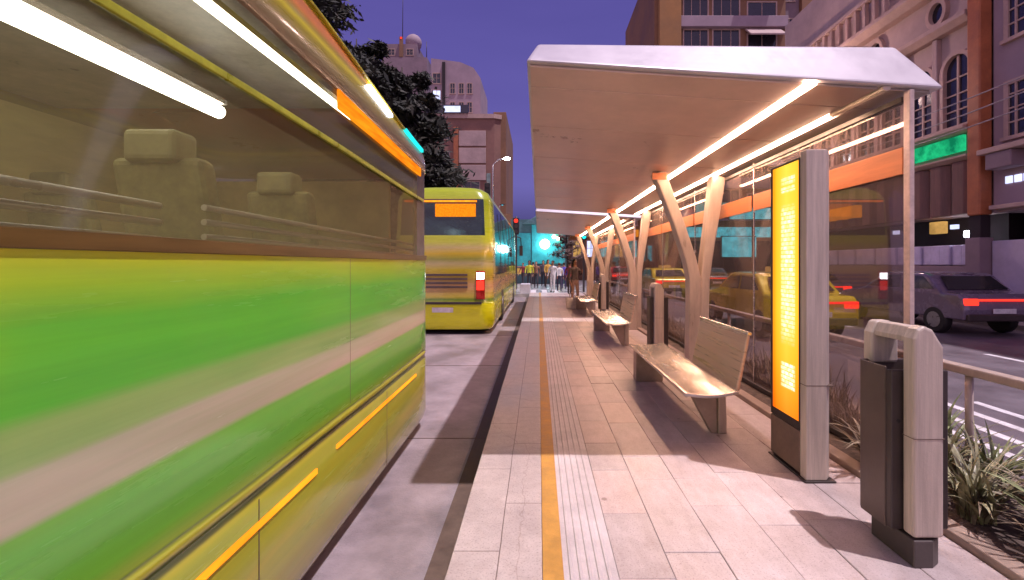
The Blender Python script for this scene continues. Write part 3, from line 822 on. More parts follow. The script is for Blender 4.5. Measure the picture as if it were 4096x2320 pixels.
def far_bus():
    X0, X1, Y0, Y1 = -3.62, -1.12, 11.2, 23.0
    root = empty('city_bus', (-2.37, 17, ROAD), 'yellow bus seen from behind, stopped ahead of the green one', 'bus', 'buses at the platform')
    pts = outline(X0, X1, Y0, Y1, .30, .5)
    levels = [(-.12,.05), (-.02,0), (.52,0), (.56,.02), (1.15,.02), (1.2,.02), (2.15,.02), (2.2,.035), (3.05,.07), (3.1,.08), (3.28,.16), (3.40,.34), (3.46,.7), (3.48,1.0)]
    parts = {}
    def cl(x, y, z):
        if z < .53: return 'bumper'
        if z > 3.08: return 'roof'
        rear = y < Y0+.2
        if rear and 2.2 <= z and X0+.15 < x < X1-.15: return 'rear_window'
        if not rear and 1.18 < z and x > X1-.12 and y > Y0+.8 and y < Y1-.6:
            return 'window.%d' % int((y-Y0-.8)/1.75)
        if y > Y1-.25 and z > 1.18: return 'windscreen'
        return 'body'
    bus_shell(parts, pts, levels, cl, (X0+X1)/2, (Y0+Y1)/2)
    o = -ROAD
    lm = livery_mat('yellow_bus_livery', .5+o, 3.1+o, [(.5+o, lin(186,186,40)), (.62+o, lin(90,120,40)), (.68+o, lin(180,160,60)), (.95+o, lin(200,150,110)), (1.15+o, lin(180,150,60)), (1.35+o, lin(196,176,50)), (1.5+o, lin(190,172,120)), (1.62+o, lin(150,150,60)), (1.75+o, lin(210,176,30)), (1.9+o, lin(200,180,110)), (2.05+o, lin(196,200,44)), (2.3+o, lin(186,194,38)), (3.1+o, lin(170,182,40))], .25, .1, .5, lin(176,180,30), 1.0)
    bumper = livery_mat('lime_bumper', -.2+o, .56+o, [(-.2+o, lin(150,150,10)), (0+o, lin(204,206,10)), (.56+o, lin(206,208,14))], .25, .1, .6, lin(214,200,10), 1.25)
    parts['body'].build('body', lm, root); parts['bumper'].build('bumper', bumper, root)
    parts['roof'].build('roof', lm, root)
    parts['rear_window'].build('rear_window', M['bus2_glass'], root); parts['windscreen'].build('windscreen', M['bus2_glass'], root)
    for k in [k for k in parts if k.startswith('window.')]: parts[k].build('window', M['bus2_glass'], root)
    # window dividers
    for k in range(1, 6):
        y = Y0+.8+1.75*k
        MB().box(X1-.025, X1-.012, y-.04, y+.04, 1.22, 3.0).build('pillar', M['darker_metal'], root)
    yb = Y0-.012
    for sx_ in (X1-.42, X0+.20):
        t = MB().box(sx_, sx_+.22, yb, Y0+.03, .62, 1.32).build('tail_lamp', pmat('red_lens', (.45,.02,.015), .25), root, .02)
        MB().box(sx_+.02, sx_+.20, yb-.012, yb-.001, 1.12, 1.28).build('lamp_glow', M['white_lamp'], t, .004)
        MB().box(sx_+.02, sx_+.20, yb-.012, yb-.001, .85, 1.08).build('lamp_glow', M['red_lamp'], t, .004)
    d = MB().box(-2.55, -1.55, Y0+.02, Y0+.05, 2.66, 2.98).build('route_display', M['orange_led'], root, .004)
    MB().box(-3.3, -1.52, Y0-.02, Y0+.015, 3.02, 3.06).build('lamp_bar', M['amber'], root, .004)
    mb = MB()
    for z in (.9, 1.0, 1.1, 1.2): mb.box(-3.0, -1.75, Y0-.004, Y0+.02, z, z+.05)
    mb.build('engine_grille', M['dark_metal'], root, .004)
    MB().box(-3.4, -1.4, Y0-.05, Y0+.02, .50, .56).build('bumper_trim', M['darker_metal'], root, .008)
    MB().box(-2.62, -2.1, Y0-.012, Y0+.001, .30, .42).build('number_plate_panel', M['road_paint'], root, .003)
    for y in (14.2, 20.4):
        wheel(root, -1.5, -1.11, y, ROAD+.48, .48); wheel(root, -3.6, -3.2, y, ROAD+.48, .48)
    MB().box(-3.5, -1.25, 11.4, 22.7, -.1, .1).build('chassis', M['black'], root)
    MB().box(-3.3, -1.5, 11.8, 22.5, 1.05, 1.1).build('interior_floor', M['darker_metal'], root)
    # mirror
    MB().tube([(-1.2, 22.8, 2.9), (-.9, 23.1, 2.8), (-.88, 23.1, 2.4)], .025, 8).box(-.97, -.8, 23.05, 23.15, 1.9, 2.4).build('mirror', M['darker_metal'], root)
far_bus()

# ------------------------------------------------------------------ cars on the right-hand road
def make_car(loc, col, label, van=False, sign=False, tailbar=True):
    x, y, z = loc
    root = empty('van' if van else 'parked_car' if False else 'car', (x, y, z), label, 'van' if van else 'car', 'vehicles on the road')
    cm = pmat('car_paint', col, .25, .1, .1, 2, coat=.7)
    L, W = (4.9, 1.95) if van else (4.4, 1.76)
    if van: prof = [(0,.35),(0,1.0),(.06,1.25),(.16,2.08),(.3,2.18),(3.3,2.18),(3.55,2.05),(4.15,1.25),(4.75,1.1),(4.9,.85),(4.9,.35)]
    else: prof = [(0,.38),(-.02,.62),(.03,.90),(.12,.98),(.55,1.0),(.98,1.38),(1.15,1.44),(2.3,1.46),(2.5,1.42),(3.15,1.02),(4.1,.86),(4.36,.68),(4.4,.38)]
    belt = 1.02 if not van else 1.25
    # body: lofted across the width so the roof is narrower than the sills
    mb = MB(); n = len(prof)
    xs = (-1, -.96, -.86, .86, .96, 1)
    rows = []
    for s_ in xs:
        a = abs(s_); row = []
        for (py, pz) in prof:
            tum = max(0, (pz-belt))*.16
            shrink = {1: .0, .96: .0, .86: .0}[a]
            px = s_*(W/2) - math.copysign(tum, s_)
            k = 0 if a == 1 else (.03 if a == .96 else .05)
            cy_, cz_ = L/2, .85
            dy = py-cy_; dz = pz-cz_
            row.append((x+px, y+cy_+dy*(1 - .02 + k*.4), z + pz - (.03-k*.6 if pz > .5 else 0)))
        rows.append(row)
    base = len(mb.v)
    for r_ in rows: mb.v += r_
    for i in range(len(xs)-1):
        for k in range(n):
            kk = (k+1) % n
            mb.f.append([base+i*n+k, base+(i+1)*n+k, base+(i+1)*n+kk, base+i*n+kk]); mb.m.append(0); mb.sm.append(False)
    mb.f.append([base+k for k in range(n)]); mb.m.append(0); mb.sm.append(False)
    mb.f.append([base+(len(xs)-1)*n+k for k in range(n)][::-1]); mb.m.append(0); mb.sm.append(False)
    body = mb.build('body', cm, root, .03, 3)
    # glass: slightly proud panels
    def side_win(name, poly):
        for s_ in (-1, 1):
            vs = [(x + s_*(W/2 - max(0, pz-belt)*.16 + .006), y+py, z+pz) for py, pz in poly]
            MB().add(vs, [tuple(range(len(vs))) if s_ > 0 else tuple(range(len(vs)))[::-1]]).build(name, M['car_glass'], root)
    if van:
        side_win('side_window', [(3.0,1.32),(3.98,1.32),(3.5,1.95),(3.0,1.98)])
        side_win('side_window', [(.6,1.35),(2.8,1.35),(2.8,1.95),(.6,1.95)])
        rw = [(-.8,.085,1.32),(.8,.085,1.32),(.74,.165,1.98),(-.74,.165,1.98)]
    else:
        side_win('side_window', [(.78,1.06),(1.75,1.04),(1.75,1.37),(1.15,1.36)])
        side_win('side_window', [(1.83,1.04),(2.95,1.04),(2.42,1.36),(1.83,1.37)])
        rw = [(-.72,.585,1.05),(.72,.585,1.05),(.62,.93,1.355),(-.62,.93,1.355)]
    MB().add([(x+a, y+b-.03, z+c+.01) for a, b, c in rw], [(0,1,2,3)]).build('rear_window', M['car_glass'], root)
    zt = .80 if not van else 1.0
    for s_ in (-1, 1):
        a, b = sorted((s_*(W/2-.03), s_*(W/2-.33)))
        MB().box(x+a, x+b, y-.028, y+.12, z+zt-.08, z+zt+.07).build('tail_lamp', M['red_lamp'], root, .015)
        a, b = sorted((s_*(W/2-.08), s_*(W/2-.38)))
        MB().box(x+a, x+b, y+L-.16, y+L+.004, z+.60, z+.72).build('headlight', M['white_lamp'], root, .015)
    if tailbar: MB().box(x-W/2+.34, x+W/2-.34, y-.026, y+.1, z+zt+.02, z+zt+.06).build('light_bar', M['red_lamp'], root, .006)
    MB().box(x-W/2+.06, x+W/2-.06, y-.05, y+.1, z+.36, z+.52).build('rear_bumper', M['darker_metal'], root, .03)
    MB().box(x-.26, x+.26, y-.056, y-.051, z+.54, z+.65).build('number_plate', M['road_paint'], root)
    for wy in ((.78, L-.85)):
        for s_ in (-1, 1):
            xa, xb = sorted((x+s_*(W/2+.01), x+s_*(W/2-.20)))
            t = MB().tube([(xa, y+wy, z+.32), (xa+.03, y+wy, z+.32), (xb-.03, y+wy, z+.32), (xb, y+wy, z+.32)], [.29,.32,.32,.29], 22).build('wheel', M['tyre'], root)
            xo = xb if s_ > 0 else xa
            MB().tube([(xo-.004, y+wy, z+.32), (xo+.006*s_+.004, y+wy, z+.32)], .19, 16).build('rim', M['rim'], t)
    if sign: MB().box(x-.3, x+.3, y+1.5, y+1.68, z+1.465, z+1.60).build('roof_sign', M['warm_win'], root, .03)
    return root
yel = lin(214,190,30)
make_car((5.9, 9.6, -.168), yel, 'yellow taxi on the road just right of the lit totem', sign=True)
make_car((6.4, 21.5, -.168), yel, 'yellow taxi far along the road, seen between the forked columns', sign=True)
make_car((6.2, 33.0, -.168), lin(170,30,26), 'red car in the distance beside the second shelter')
make_car((10.5, 10.3, -.168), lin(116,102,122), 'purple grey car with red light bar at the right edge in front of the shops')
make_car((10.3, 16.2, -.168), lin(120,108,118), 'grey car in the far lane seen between totem and glass post')
make_car((10.2, 26.0, -.168), lin(60,58,70), 'dark car in the far lane beyond the grey one')

# ------------------------------------------------------------------ buildings
bmats = dict(
    pink=pmat('dusky_render', lin(150,110,98), .8, 0, .2, .35, .2, 6),
    brown=pmat('brown_render', lin(142,104,78), .8, 0, .2, .3, .2, 6),
    grey=pmat('grey_render', lin(142,120,128), .8, 0, .2, .4, .2, 6),
    pale=pmat('pale_stone', lin(186,160,156), .8, 0, .18, .5, .2, 8),
    lilac=pmat('lilac_render', lin(164,142,152), .8, 0, .15, .4, .2, 6),
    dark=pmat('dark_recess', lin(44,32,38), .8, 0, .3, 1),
    shutter=pmat('brown_shutter', lin(122,88,80), .6, 0, .25, 3, .2, 20, stretch=(3,3,.3)),
    trim=pmat('pale_trim', lin(190,160,150), .7, 0, .15, 1.5),
    wing=pmat('dark_window_glass', (.022,.02,.035), .12, 0, .4, .6, spec=.7),
)
def bwin(parent, axis, u0, u1, z0, z1, p, depth, lit=None, mullions=(1, 1), frame=None):
    """window on a facade: frame ring proud of wall, pane recessed inside it, glazing bars. axis 'y': facade normal -Y at y=p; 'x': normal -X at x=p"""
    fr = MB(); t = min(.12, .09*(u1-u0)+.02)
    def bx(mb, a, b, c, d, q0, q1):
        if axis == 'y': mb.box(a, b, q0, q1, c, d)
        else: mb.box(q0, q1, a, b, c, d)
    bx(fr, u0, u0+t, z0, z1, p-.06, p+.02); bx(fr, u1-t, u1, z0, z1, p-.06, p+.02)
    bx(fr, u0+t, u1-t, z1-t, z1, p-.058, p+.02); bx(fr, u0-.05, u1+.05, z0-.10, z0, p-.12, p+.02)
    for i in range(1, mullions[0]+1):
        u = u0+(u1-u0)*i/(mullions[0]+1); bx(fr, u-.025, u+.025, z0, z1-t, p-.045, p-.005)
    for i in range(1, mullions[1]+1):
        z = z0+(z1-z0)*i/(mullions[1]+1); bx(fr, u0+t, u1-t, z-.02, z+.02, p-.04, p-.006)
    f = fr.build('window', frame or bmats['trim'], parent)
    pm = MB(); bx(pm, u0+t*.5, u1-t*.5, z0, z1-t*.5, p-.004, p+.015)
    pm.build('pane', lit or bmats['wing'], f)
    return f

# left: dusky block with the lit corner window
def left_block():
    Y = 64.0
    root = empty('building', (-12, Y, 0), 'dusky pink block with orange pilaster and a lit top window, left of the sky gap', 'building')
    # plan with rounded left corner
    pl = [(-4.6, Y)]
    pl = [(-22, Y+20), (-22, Y+4)] + [(-22+6*(1-math.cos(R(a))) , Y+4-4*math.sin(R(a))) for a in (15,30,45,60,75,90)] + [(-6.2, Y), (-5.2, Y+.6), (-5.2, Y+20)]
    MB().prism(pl, 'z', ROAD, 21.9).build('wall', bmats['pink'], root)
    MB().prism([(a*1.0+(.0), b-.25) for a, b in pl[1:-1]] + [(-5.0, Y+19), (-22.2, Y+19)], 'z', 21.9, 22.5).build('cornice', bmats['trim'], root)
    MB().box(-6.4, -4.6, Y+.5, Y+18, ROAD, 23.0).build('corner_tower', bmats['brown'], root, .05)
    MB().box(-11.9, -11.25, Y-.45, Y+.1, 6, 20.6).build('pilaster', M['orange_pipe'], root, .05)
    for i, z in enumerate((14.4, 16.8, 19.2)):
        MB().box(-11.2, -7.4, Y-.22, Y+.1, z-1.3+.1, z+.95).build('wall_panel', bmats['pale'], root, .04)
    for z in (8.6, 11.4):
        bwin(root, 'y', -10.8, -8.2, z, z+1.7, Y, .1)
    for k, z in enumerate((9.6, 12.8, 16.0, 19.0)):
        bwin(root, 'y', -15.2, -12.4, z, z+1.3, Y, .1, None, (3, 0))
    bwin(root, 'y', -15.4, -14.2, 21.95-.9, 21.85, Y-.02, .1, M['white_win'])
    for a in (-16.2,):
        pass
    MB().box(-15.9, -9.8, Y-.5, Y-.27, 22.51, 23.7).build('top_glazing', bmats['wing'], root, .05)
    MB().box(-13.2, -10.9, Y-.56, Y-.51, 22.65, 23.5).build('lit_window', M['white_win'], root)
    MB().box(-7.3, -6.75, Y-.08, Y+.0, 9, 14.2).build('lit_stair_window', emat('grey_stair_window', (.28,.28,.34), .6, .4, 1), root)
left_block()
def left_tower():
    Y = 72.0
    root = empty('building', (-12.5, Y, 0), 'taller slim tower with chamfered top rising behind the pink block', 'building')
    MB().prism([(-17, 0), (-9.2, 0), (-9.2, 30.9), (-10.3, 32.5), (-12.4, 33.4), (-17, 34)], 'y', Y, Y+10).build('wall', bmats['lilac'], root)
    MB().box(-15.2, -14.75, Y-.3, Y+.1, 24.2, 33.3).build('pilaster', bmats['dark'], root)
    for k in range(3):
        bwin(root, 'y', -16.8, -15.4, 24.6+k*2.7, 26.3+k*2.7, Y, .1, M['white_win'] if k == 1 else None)
    for x in (-13.6, -12.2, -10.9):
        for z in (25.4, 28.4): bwin(root, 'y', x-.45, x+.45, z, z+1.7, Y, .1)
    MB().box(-17.2, -9.0, Y-.35, Y+9, 23.6, 24.0).build('ledge', bmats['trim'], root)
left_tower()
def dome_building():
    Y = 84.0
    root = empty('building', (-24, Y, 0), 'distant rooftop block with white sphere and tall antenna above the dark tree', 'building')
    MB().box(-29, -20.6, Y, Y+8, ROAD, 39.6).box(-28.2, -22.6, Y+.5, Y+7, 39.6, 42.3).build('wall', bmats['grey'], root)
    MB().ball((-23.6, Y+2, 43.2), 1.55).build('dome', bmats['lilac'], root)
    MB().tube([(-25.4, Y+1, 42.3), (-25.3, Y+1, 55)], [.09, .04], 6).build('antenna', M['darker_metal'], root)
    MB().tube([(-20.9, Y+1, 39.6), (-20.9, Y+1, 43)], [.09, .05], 6).build('antenna', M['darker_metal'], root)
    MB().box(-25.7, -25.1, Y-.05, Y+.45, 39.7, 43.4).build('chimney', bmats['brown'], root)
    MB().box(-25.5, -25.2, Y-.1, Y-.06, 43.0, 43.3).build('red_beacon', M['red_lamp'], root)
    bwin(root, 'y', -28, -26.6, 40.2, 41.4, Y+.5, .1); bwin(root, 'y', -24.6, -23.2, 40.2, 41.4, Y+.5, .1)
dome_building()

# right: slab with window bands above the canopy
def band_building():
    Y = 42.0
    root = empty('apartment_building', (16, Y, 0), 'brown apartment block with long window bands and awnings above the canopy', 'building')
    MB().box(10.7, 22.8, Y, Y+14, ROAD, 30).build('wall', bmats['brown'], root)
    MB().box(11.0, 13.0, Y-.6, Y-.001, ROAD, 30).build('corner_pilaster', pmat('ochre_render', lin(160,116,72), .8, 0, .2, .3), root, .05)
    z = 6.5
    k = 0
    while z < 28:
        MB().box(13.0, 22.8, Y-.5, Y-.001, z-1.05, z-.05).build('balcony_parapet', bmats['lilac'], root, .04)
        bwin(root, 'y', 13.3, 15.7, z, z+1.9, Y, .1, M['white_win'] if k in (7, 3) else None, (2, 0))
        bwin(root, 'y', 16.0, 18.6, z, z+1.9, Y, .1, M['warm_win'] if k == 4 else None, (2, 0))
        if k % 2 == 1:
            MB().prism([(Y-.02, z+2.0), (Y-1.3, z+.9), (Y-1.28, z+.75), (Y-.02, z+1.8)], 'x', 19.0, 22.2).build('awning', bmats['pale'], root, .03)
        bwin(root, 'y', 19.2, 22.0, z, z+1.5, Y, .1, None, (1, 0))
        z += 2.95; k += 1
    MB().box(12.5, 21.8, Y-.9, Y-.52, 3.9, 4.8).build('shop_sign', M['cyan_sign'], root, .03)
    MB().box(13.2, 22.4, Y-.06, Y-.001, .2, 3.6).build('shopfront', bmats['dark'], root)
band_building()
def slab_building():
    Y = 43.0
    root = empty('apartment_building', (27, Y, 0), 'grey block with a plain brown panel and small square windows above the canopy right end', 'building')
    MB().box(22.85, 33, Y, Y+12, ROAD, 31).build('wall', bmats['grey'], root)
    MB().box(24.6, 28.0, Y-.5, Y-.001, ROAD, 31.2).build('brown_panel', bmats['brown'], root, .03)
    for z in (8, 11, 14, 17, 20, 23.3, 26.3):
        bwin(root, 'y', 29.5, 30.9, z, z+1.2, Y, .1); bwin(root, 'y', 31.4, 32.2, z, z+1.0, Y, .1)
        bwin(root, 'y', 23.1, 24.2, z, z+1.4, Y, .1)
slab_building()

def arched_building():
    X = 13.0
    root = empty('arched_building', (X+4, 18, 0), 'old pale building with arched windows, cornices and a green lit sign band', 'building')
    Ya, Yb = 13.45, 24.0
    MB().box(X, X+9, Ya, Yb, 3.0, 14).build('wall', bmats['pale'], root)
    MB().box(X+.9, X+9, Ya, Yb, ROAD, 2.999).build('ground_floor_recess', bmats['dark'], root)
    for z, d, h in ((10.2, .55, .35), (8.75, .40, .30), (5.42, .45, .22), (4.62, .35, .16)):
        MB().prism([(X-d, z+h), (X-d, z+h*.55), (X-d*.55, z), (X+.01, z), (X+.01, z+h)], 'y', Ya+.02, Yb-.02).build('cornice', bmats['trim'], root, .02)
    # arched windows
    def arch(yc, w_, z0, z1):
        n = 12; r = w_/2
        zs = z1 - r
        outer = [(yc-r-.12, z0)] + [(yc-(r+.12)*math.cos(math.pi*i/n), zs+(r+.12)*math.sin(math.pi*i/n)) for i in range(n+1)] + [(yc+r+.12, z0)]
        inner = [(yc-r, z0)] + [(yc-r*math.cos(math.pi*i/n), zs+r*math.sin(math.pi*i/n)) for i in range(n+1)] + [(yc+r, z0)]
        mb = MB(); k = len(outer)
        for i in range(k-1):
            a, b, c, d = outer[i], outer[i+1], inner[i+1], inner[i]
            mb.hexa([(X-.14, *a), (X-.14, *b), (X-.14, *c), (X-.14, *d), (X+.01, *a), (X+.01, *b), (X+.01, *c), (X+.01, *d)])
        mb.box(X-.06, X-.01, yc-.03, yc+.03, z0, zs+r*.95)
        for zz_ in (z0+.5, z0+1.0, z0+1.5): mb.box(X-.055, X-.012, yc-r, yc+r, zz_-.02, zz_+.02)
        mb.box(X-.2, X+.01, yc-r-.2, yc+r+.2, z0-.12, z0-.002)
        f = mb.build('window', bmats['trim'], root)
        MB().add([(X-.008, *p) for p in inner], [tuple(range(len(inner)))[::-1]]).build('pane', bmats['wing'], f)
    for i in range(7): arch(14.05+i*1.28, .86, 5.75, 7.95)
    for i in range(8): MB().box(X-.16, X+.01, 13.55+i*1.28-.03-.12, 13.55+i*1.28+.15-.12, 5.66, 8.74).build('pilaster', bmats['pale'], root, .02)
    for i, yc in enumerate((14.75, 17.4, 20.0)):
        n = 20
        mb = MB()
        for k in range(n):
            a, b = 2*math.pi*k/n, 2*math.pi*(k+1)/n
            q = lambda r, t: (yc+r*.8*math.cos(t), 9.6+r*math.sin(t))
            mb.hexa([(X-.15, *q(.48,a)), (X-.15, *q(.48,b)), (X-.15, *q(.33,b)), (X-.15, *q(.33,a)), (X+.01, *q(.48,a)), (X+.01, *q(.48,b)), (X+.01, *q(.33,b)), (X+.01, *q(.33,a))])
        f = mb.build('round_window', bmats['trim'], root)
        MB().add([(X-.01, yc+.35*.8*math.cos(2*math.pi*k/n), 9.6+.35*math.sin(2*math.pi*k/n)) for k in range(n)], [tuple(range(n))]).build('pane', bmats['wing'], f)
    mb = MB()
    for i in range(14): mb.box(X-.45, X-.3, 16.5+i*.5, 16.65+i*.5, 10.56, 11.5)
    mb.box(X-.5, X-.25, 16.3, 23.8, 11.5, 11.65)
    mb.build('balustrade', bmats['trim'], root)
    for k in range(4):
        ya = 13.5 + k*1.9
        MB().box(X-.42, X-.30, ya, ya+1.82, 4.86, 5.34).build('green_sign', M['green_sign'], root, .02)
    # brown folded shutters above the counter
    for k in range(12):
        ya = 13.5 + k*.78
        MB().prism([(X-.02, ya+.02), (X-.22, ya+.2), (X-.24, ya+.55), (X-.02, ya+.74)], 'z', 3.0, 4.6).build('shutter', bmats['shutter'], root, .02)
    # shop counter and lit things under it
    mb = MB()
    for k in range(24):
        ya = 13.6 + k*.36
        mb.box(X-.05+.04*math.sin(k*2.1), X+.12, ya, ya+.34, 1.45, 2.08)
    mb.build('curtain', pmat('pale_curtain', lin(196,186,214), .8, 0, .15, 2), root, .03)
    MB().box(X+.13, X+.3, 13.5, 23.5, -.03, 2.06).build('counter_wall', bmats['lilac'], root, .02)
    MB().box(X-.1, X+.12, 13.55, 22.6, -.03, 1.43).build('counter_front', bmats['grey'], root, .02)
    MB().box(X+.2, X+.4, 13.9, 14.15, 2.32, 2.52).build('counter_lamp', M['white_lamp'], root, .03)
    MB().box(X+.05, X+.12, 16.2, 16.7, 1.6, 2.05).build('screen', M['teal_sign'], root, .02)
    MB().box(X+.3, X+.5, 15.0, 15.5, 2.5, 2.9).build('shelf_light', M['warm_win'], root, .02)
    for ya, zz_ in ((14.6, 2.62), (15.3, 2.7), (17.0, 2.6)):
        MB().box(X+.4, X+.5, ya, ya+.22, zz_, zz_+.14).build('ceiling_lamp', M['white_win'], root)
    MB().box(X-.34, X-.05, 18.2, 20.4, 3.35, 3.85).build('orange_glow', M['orange_glow'], root, .03)  # glowing box stands in for the bus display's reflection in the glass
arched_building()
def corner_building():
    X = 13.0
    root = empty('corner_building', (X+4, 10.5, 0), 'pale lilac corner block with barred windows right of the orange column', 'building')
    MB().box(X, X+9, 4, 13.0, 2.95, 15).build('wall', bmats['lilac'], root)
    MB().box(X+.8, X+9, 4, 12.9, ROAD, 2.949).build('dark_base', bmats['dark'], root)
    MB().box(X-.1, X+.79, 5, 12.95, ROAD, 2.15).build('white_wall', pmat('white_wall', lin(196,184,204), .8, 0, .15, 1), root, .02)
    for z in (5.2, 7.9, 10.6):
        for ya in (12.05, 10.2, 8.3, 6.4):
            bwin(root, 'x', ya-.62, ya+.62, z-.2, z+1.35, X, .1, None, (3, 3))
    MB().box(X-.6, X+.01, 11.3, 12.9, 4.55, 4.7).build('ledge', bmats['trim'], root, .02)
    MB().box(X-.55, X-.1, 12.0, 12.7, 4.1, 4.54).build('air_conditioner', bmats['grey'], root, .03)
    for k in range(4):
        MB().box(X-.03, X+.02, 11.75+k*.24, 11.93+k*.24, 3.72, 3.92).build('sign_light', M['white_win'], root)
    MB().box(X-.25, X+.01, 4.1, 12.9, 3.02, 3.14).build('ledge', bmats['trim'], root, .02)
corner_building()
o = empty('orange_column', (12.8, 13.2, -.03))
MB().box(12.62, 12.99, 13.02, 13.42, 2.9, 15).build('shaft', M['orange_pipe'], o, .04)
MB().box(12.58, 12.99, 12.98, 13.43, -.03, 2.25).build('pier', bmats['grey'], o, .02)
MB().box(12.68, 12.97, 13.06, 13.40, 2.251, 2.899).build('neck', bmats['dark'], o)
tag(o, 'tall orange painted column between the arched building and the lilac block', 'column')
for k, (za, zb) in enumerate(((6.35, 6.75), (6.0, 6.2), (5.62, 5.75))):
    pts = [(12.2, 8+i*1.2, za+(zb-za)*i/13 - .35*math.sin(math.pi*i/13)) for i in range(14)]
    o = MB().tube(pts, .018, 6).build('overhead_cable', pmat('pale_cable', (.45,.38,.40), .5))
    tag(o, ['uppermost of three overhead cables crossing the arched windows', 'middle of three overhead cables crossing the arched windows', 'lowest of three overhead cables crossing the arched windows'][k], 'cable', 'overhead cables')

# far end of the street: teal lit kiosk and facades
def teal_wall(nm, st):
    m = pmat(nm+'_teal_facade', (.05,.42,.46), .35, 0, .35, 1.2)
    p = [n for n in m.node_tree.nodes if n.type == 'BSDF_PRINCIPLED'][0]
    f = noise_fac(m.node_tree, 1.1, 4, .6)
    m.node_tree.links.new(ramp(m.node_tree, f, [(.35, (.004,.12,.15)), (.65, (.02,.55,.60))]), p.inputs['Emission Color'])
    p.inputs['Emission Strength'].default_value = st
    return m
def far_end():
    Y = 40.0
    root = empty('lit_building', (.3, Y, 0), 'low building glowing teal with a white lamp at the far end of the platform', 'building')
    MB().box(-2.4, 2.6, Y, Y+6, ROAD, 5.4).build('wall', pmat('teal_wall', (.10,.22,.24), .6, 0, .3, 1), root)
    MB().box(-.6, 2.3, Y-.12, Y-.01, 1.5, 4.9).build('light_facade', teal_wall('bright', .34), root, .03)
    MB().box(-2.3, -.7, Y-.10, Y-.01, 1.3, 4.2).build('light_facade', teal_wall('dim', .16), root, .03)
    MB().ball((.55, Y-.5, 3.2), .42).build('globe_lamp', emat('globe_lamp', (.70,.95,1), 20), root)
    MB().prism([(-1.4, 4.95), (2.5, 4.95), (1.4, 5.7), (-.1, 5.7)], 'y', Y-.5, Y+3).build('roof', pmat('teal_roof', (.12,.26,.28), .5), root, .03)
    MB().box(-2.4, 2.6, Y-.6, Y-.02, 1.18, 1.28).build('ledge', bmats['trim'], root)
    for x, m_ in ((-1.9,'warm_win'), (-1.0,'green_sign'), (1.7,'warm_win')): MB().box(x, x+.5, Y-.16, Y-.105, .6, 1.1).build('shop_window', M[m_], root)
    for x_, z_ in ((1.35, 3.85), (1.72, 3.7)):
        MB().ball((x_, Y-.4, z_), .15).build('warm_globe', emat('warm_globe', (1,.75,.42), 30), root)
    # second, to the right
    Y = 46.0
    root = empty('shop_building', (8, Y, 0), 'dark shop block with warm lamps and teal windows behind the second shelter', 'building')
    MB().box(2.9, 10.5, Y, Y+8, ROAD, 9.5).build('wall', bmats['brown'], root)
    for k in range(5):
        bwin(root, 'y', 3.4+k*1.4, 4.4+k*1.4, 5.4, 7.2, Y, .1, M['teal_sign'] if k in (1, 3) else None)
        bwin(root, 'y', 3.4+k*1.4, 4.4+k*1.4, 2.2, 3.9, Y, .1, (M['warm_win'], M['white_win'], M['cyan_sign'], M['warm_win'], M['teal_sign'])[k])
    MB().box(3.2, 10, Y-.6, Y-.02, 4.2, 4.9).build('sign_board', M['orange_glow'], root, .03)
    root = empty('shop_building', (-9, 52, 0), 'dim shop block behind the yellow bus with small coloured signs', 'building')
    MB().box(-16, -3.0, 50, 56, ROAD, 7).build('wall', bmats['brown'], root)
    for k in range(6): bwin(root, 'y', -15+k*1.9, -13.8+k*1.9, 1.8, 3.6, 50, .1, (M['warm_win'], M['cyan_sign'], M['teal_sign'])[k % 3])
far_end()

# neon signs on the far side of the right road, seen through the glass
for (x, y, z0, z1, wd, mt, lab) in ((11.6, 24.5, 3.9, 4.5, 2.6, 'cyan_sign', 'bluish white light box sign seen through the shelter glass'),
                                    (11.9, 27.0, 1.9, 3.1, 2.0, 'cyan_sign', 'glowing cyan sign behind the glass left of the totem'),
                                    (11.7, 30.5, 4.6, 5.6, 2.4, 'teal_sign', 'teal sign high behind the forked column')):
    root = empty('sign_post', (x, y, -.03), lab, 'sign', 'lit signs on the far pavement')
    MB().box(x-wd/2, x+wd/2, y-.06, y+.06, z0, z1).build('light_box', M[mt], root, .02)
    MB().box(x-wd/2-.05, x+wd/2+.05, y+.062, y+.12, z0-.05, z1+.05).build('case', M['darker_metal'], root)
    MB().tube([(x, y+.16, -.03), (x, y+.16, z1)], .05, 8).build('post', M['darker_metal'], root)

# ------------------------------------------------------------------ street lamps and signals
def street_lamp(x, y, h, arm, mat, label, r=.16):
    root = empty('street_lamp', (x, y, ROAD), label, 'street lamp', 'street lamps')
    MB().tube([(x, y, ROAD), (x, y, h-.6), (x+arm*.3, y, h-.1), (x+arm*.8, y, h+.05)], [.09,.06,.05,.04], 8).build('pole', M['steel'], root)
    MB().box(x+arm*.8-.3, x+arm*.8+.3, y-.13, y+.13, h+.03, h+.13).build('head', M['darker_metal'], root, .03)
    MB().ball((x+arm*.8, y, h-.01), r, 12, 8, 0, .5).build('lamp_glass', mat, root)
street_lamp(-4.2, 42, 11.2, 1.6, emat('white_street_lamp', (.86,.88,1), 260), 'tall street lamp with bright white head against the dusk sky', .28)
street_lamp(-7.9, 31, 7.85, 1.6, M['orange_lamp'], 'orange street lamp above the front corner of the green bus', .26)
street_lamp(-4.6, 52, 8.2, 0.6, M['cyan_sign'], 'slim pale lamp post behind the yellow bus roof', .1)
street_lamp(11.4, 19.5, 8.6, -1.2, emat('facade_fill_lamp', (1,.66,.58), 470), 'lamp added on the far pavement to brighten the facades, its head hidden by the canopy', .26)  # unseen lamp added to brighten the arched facade
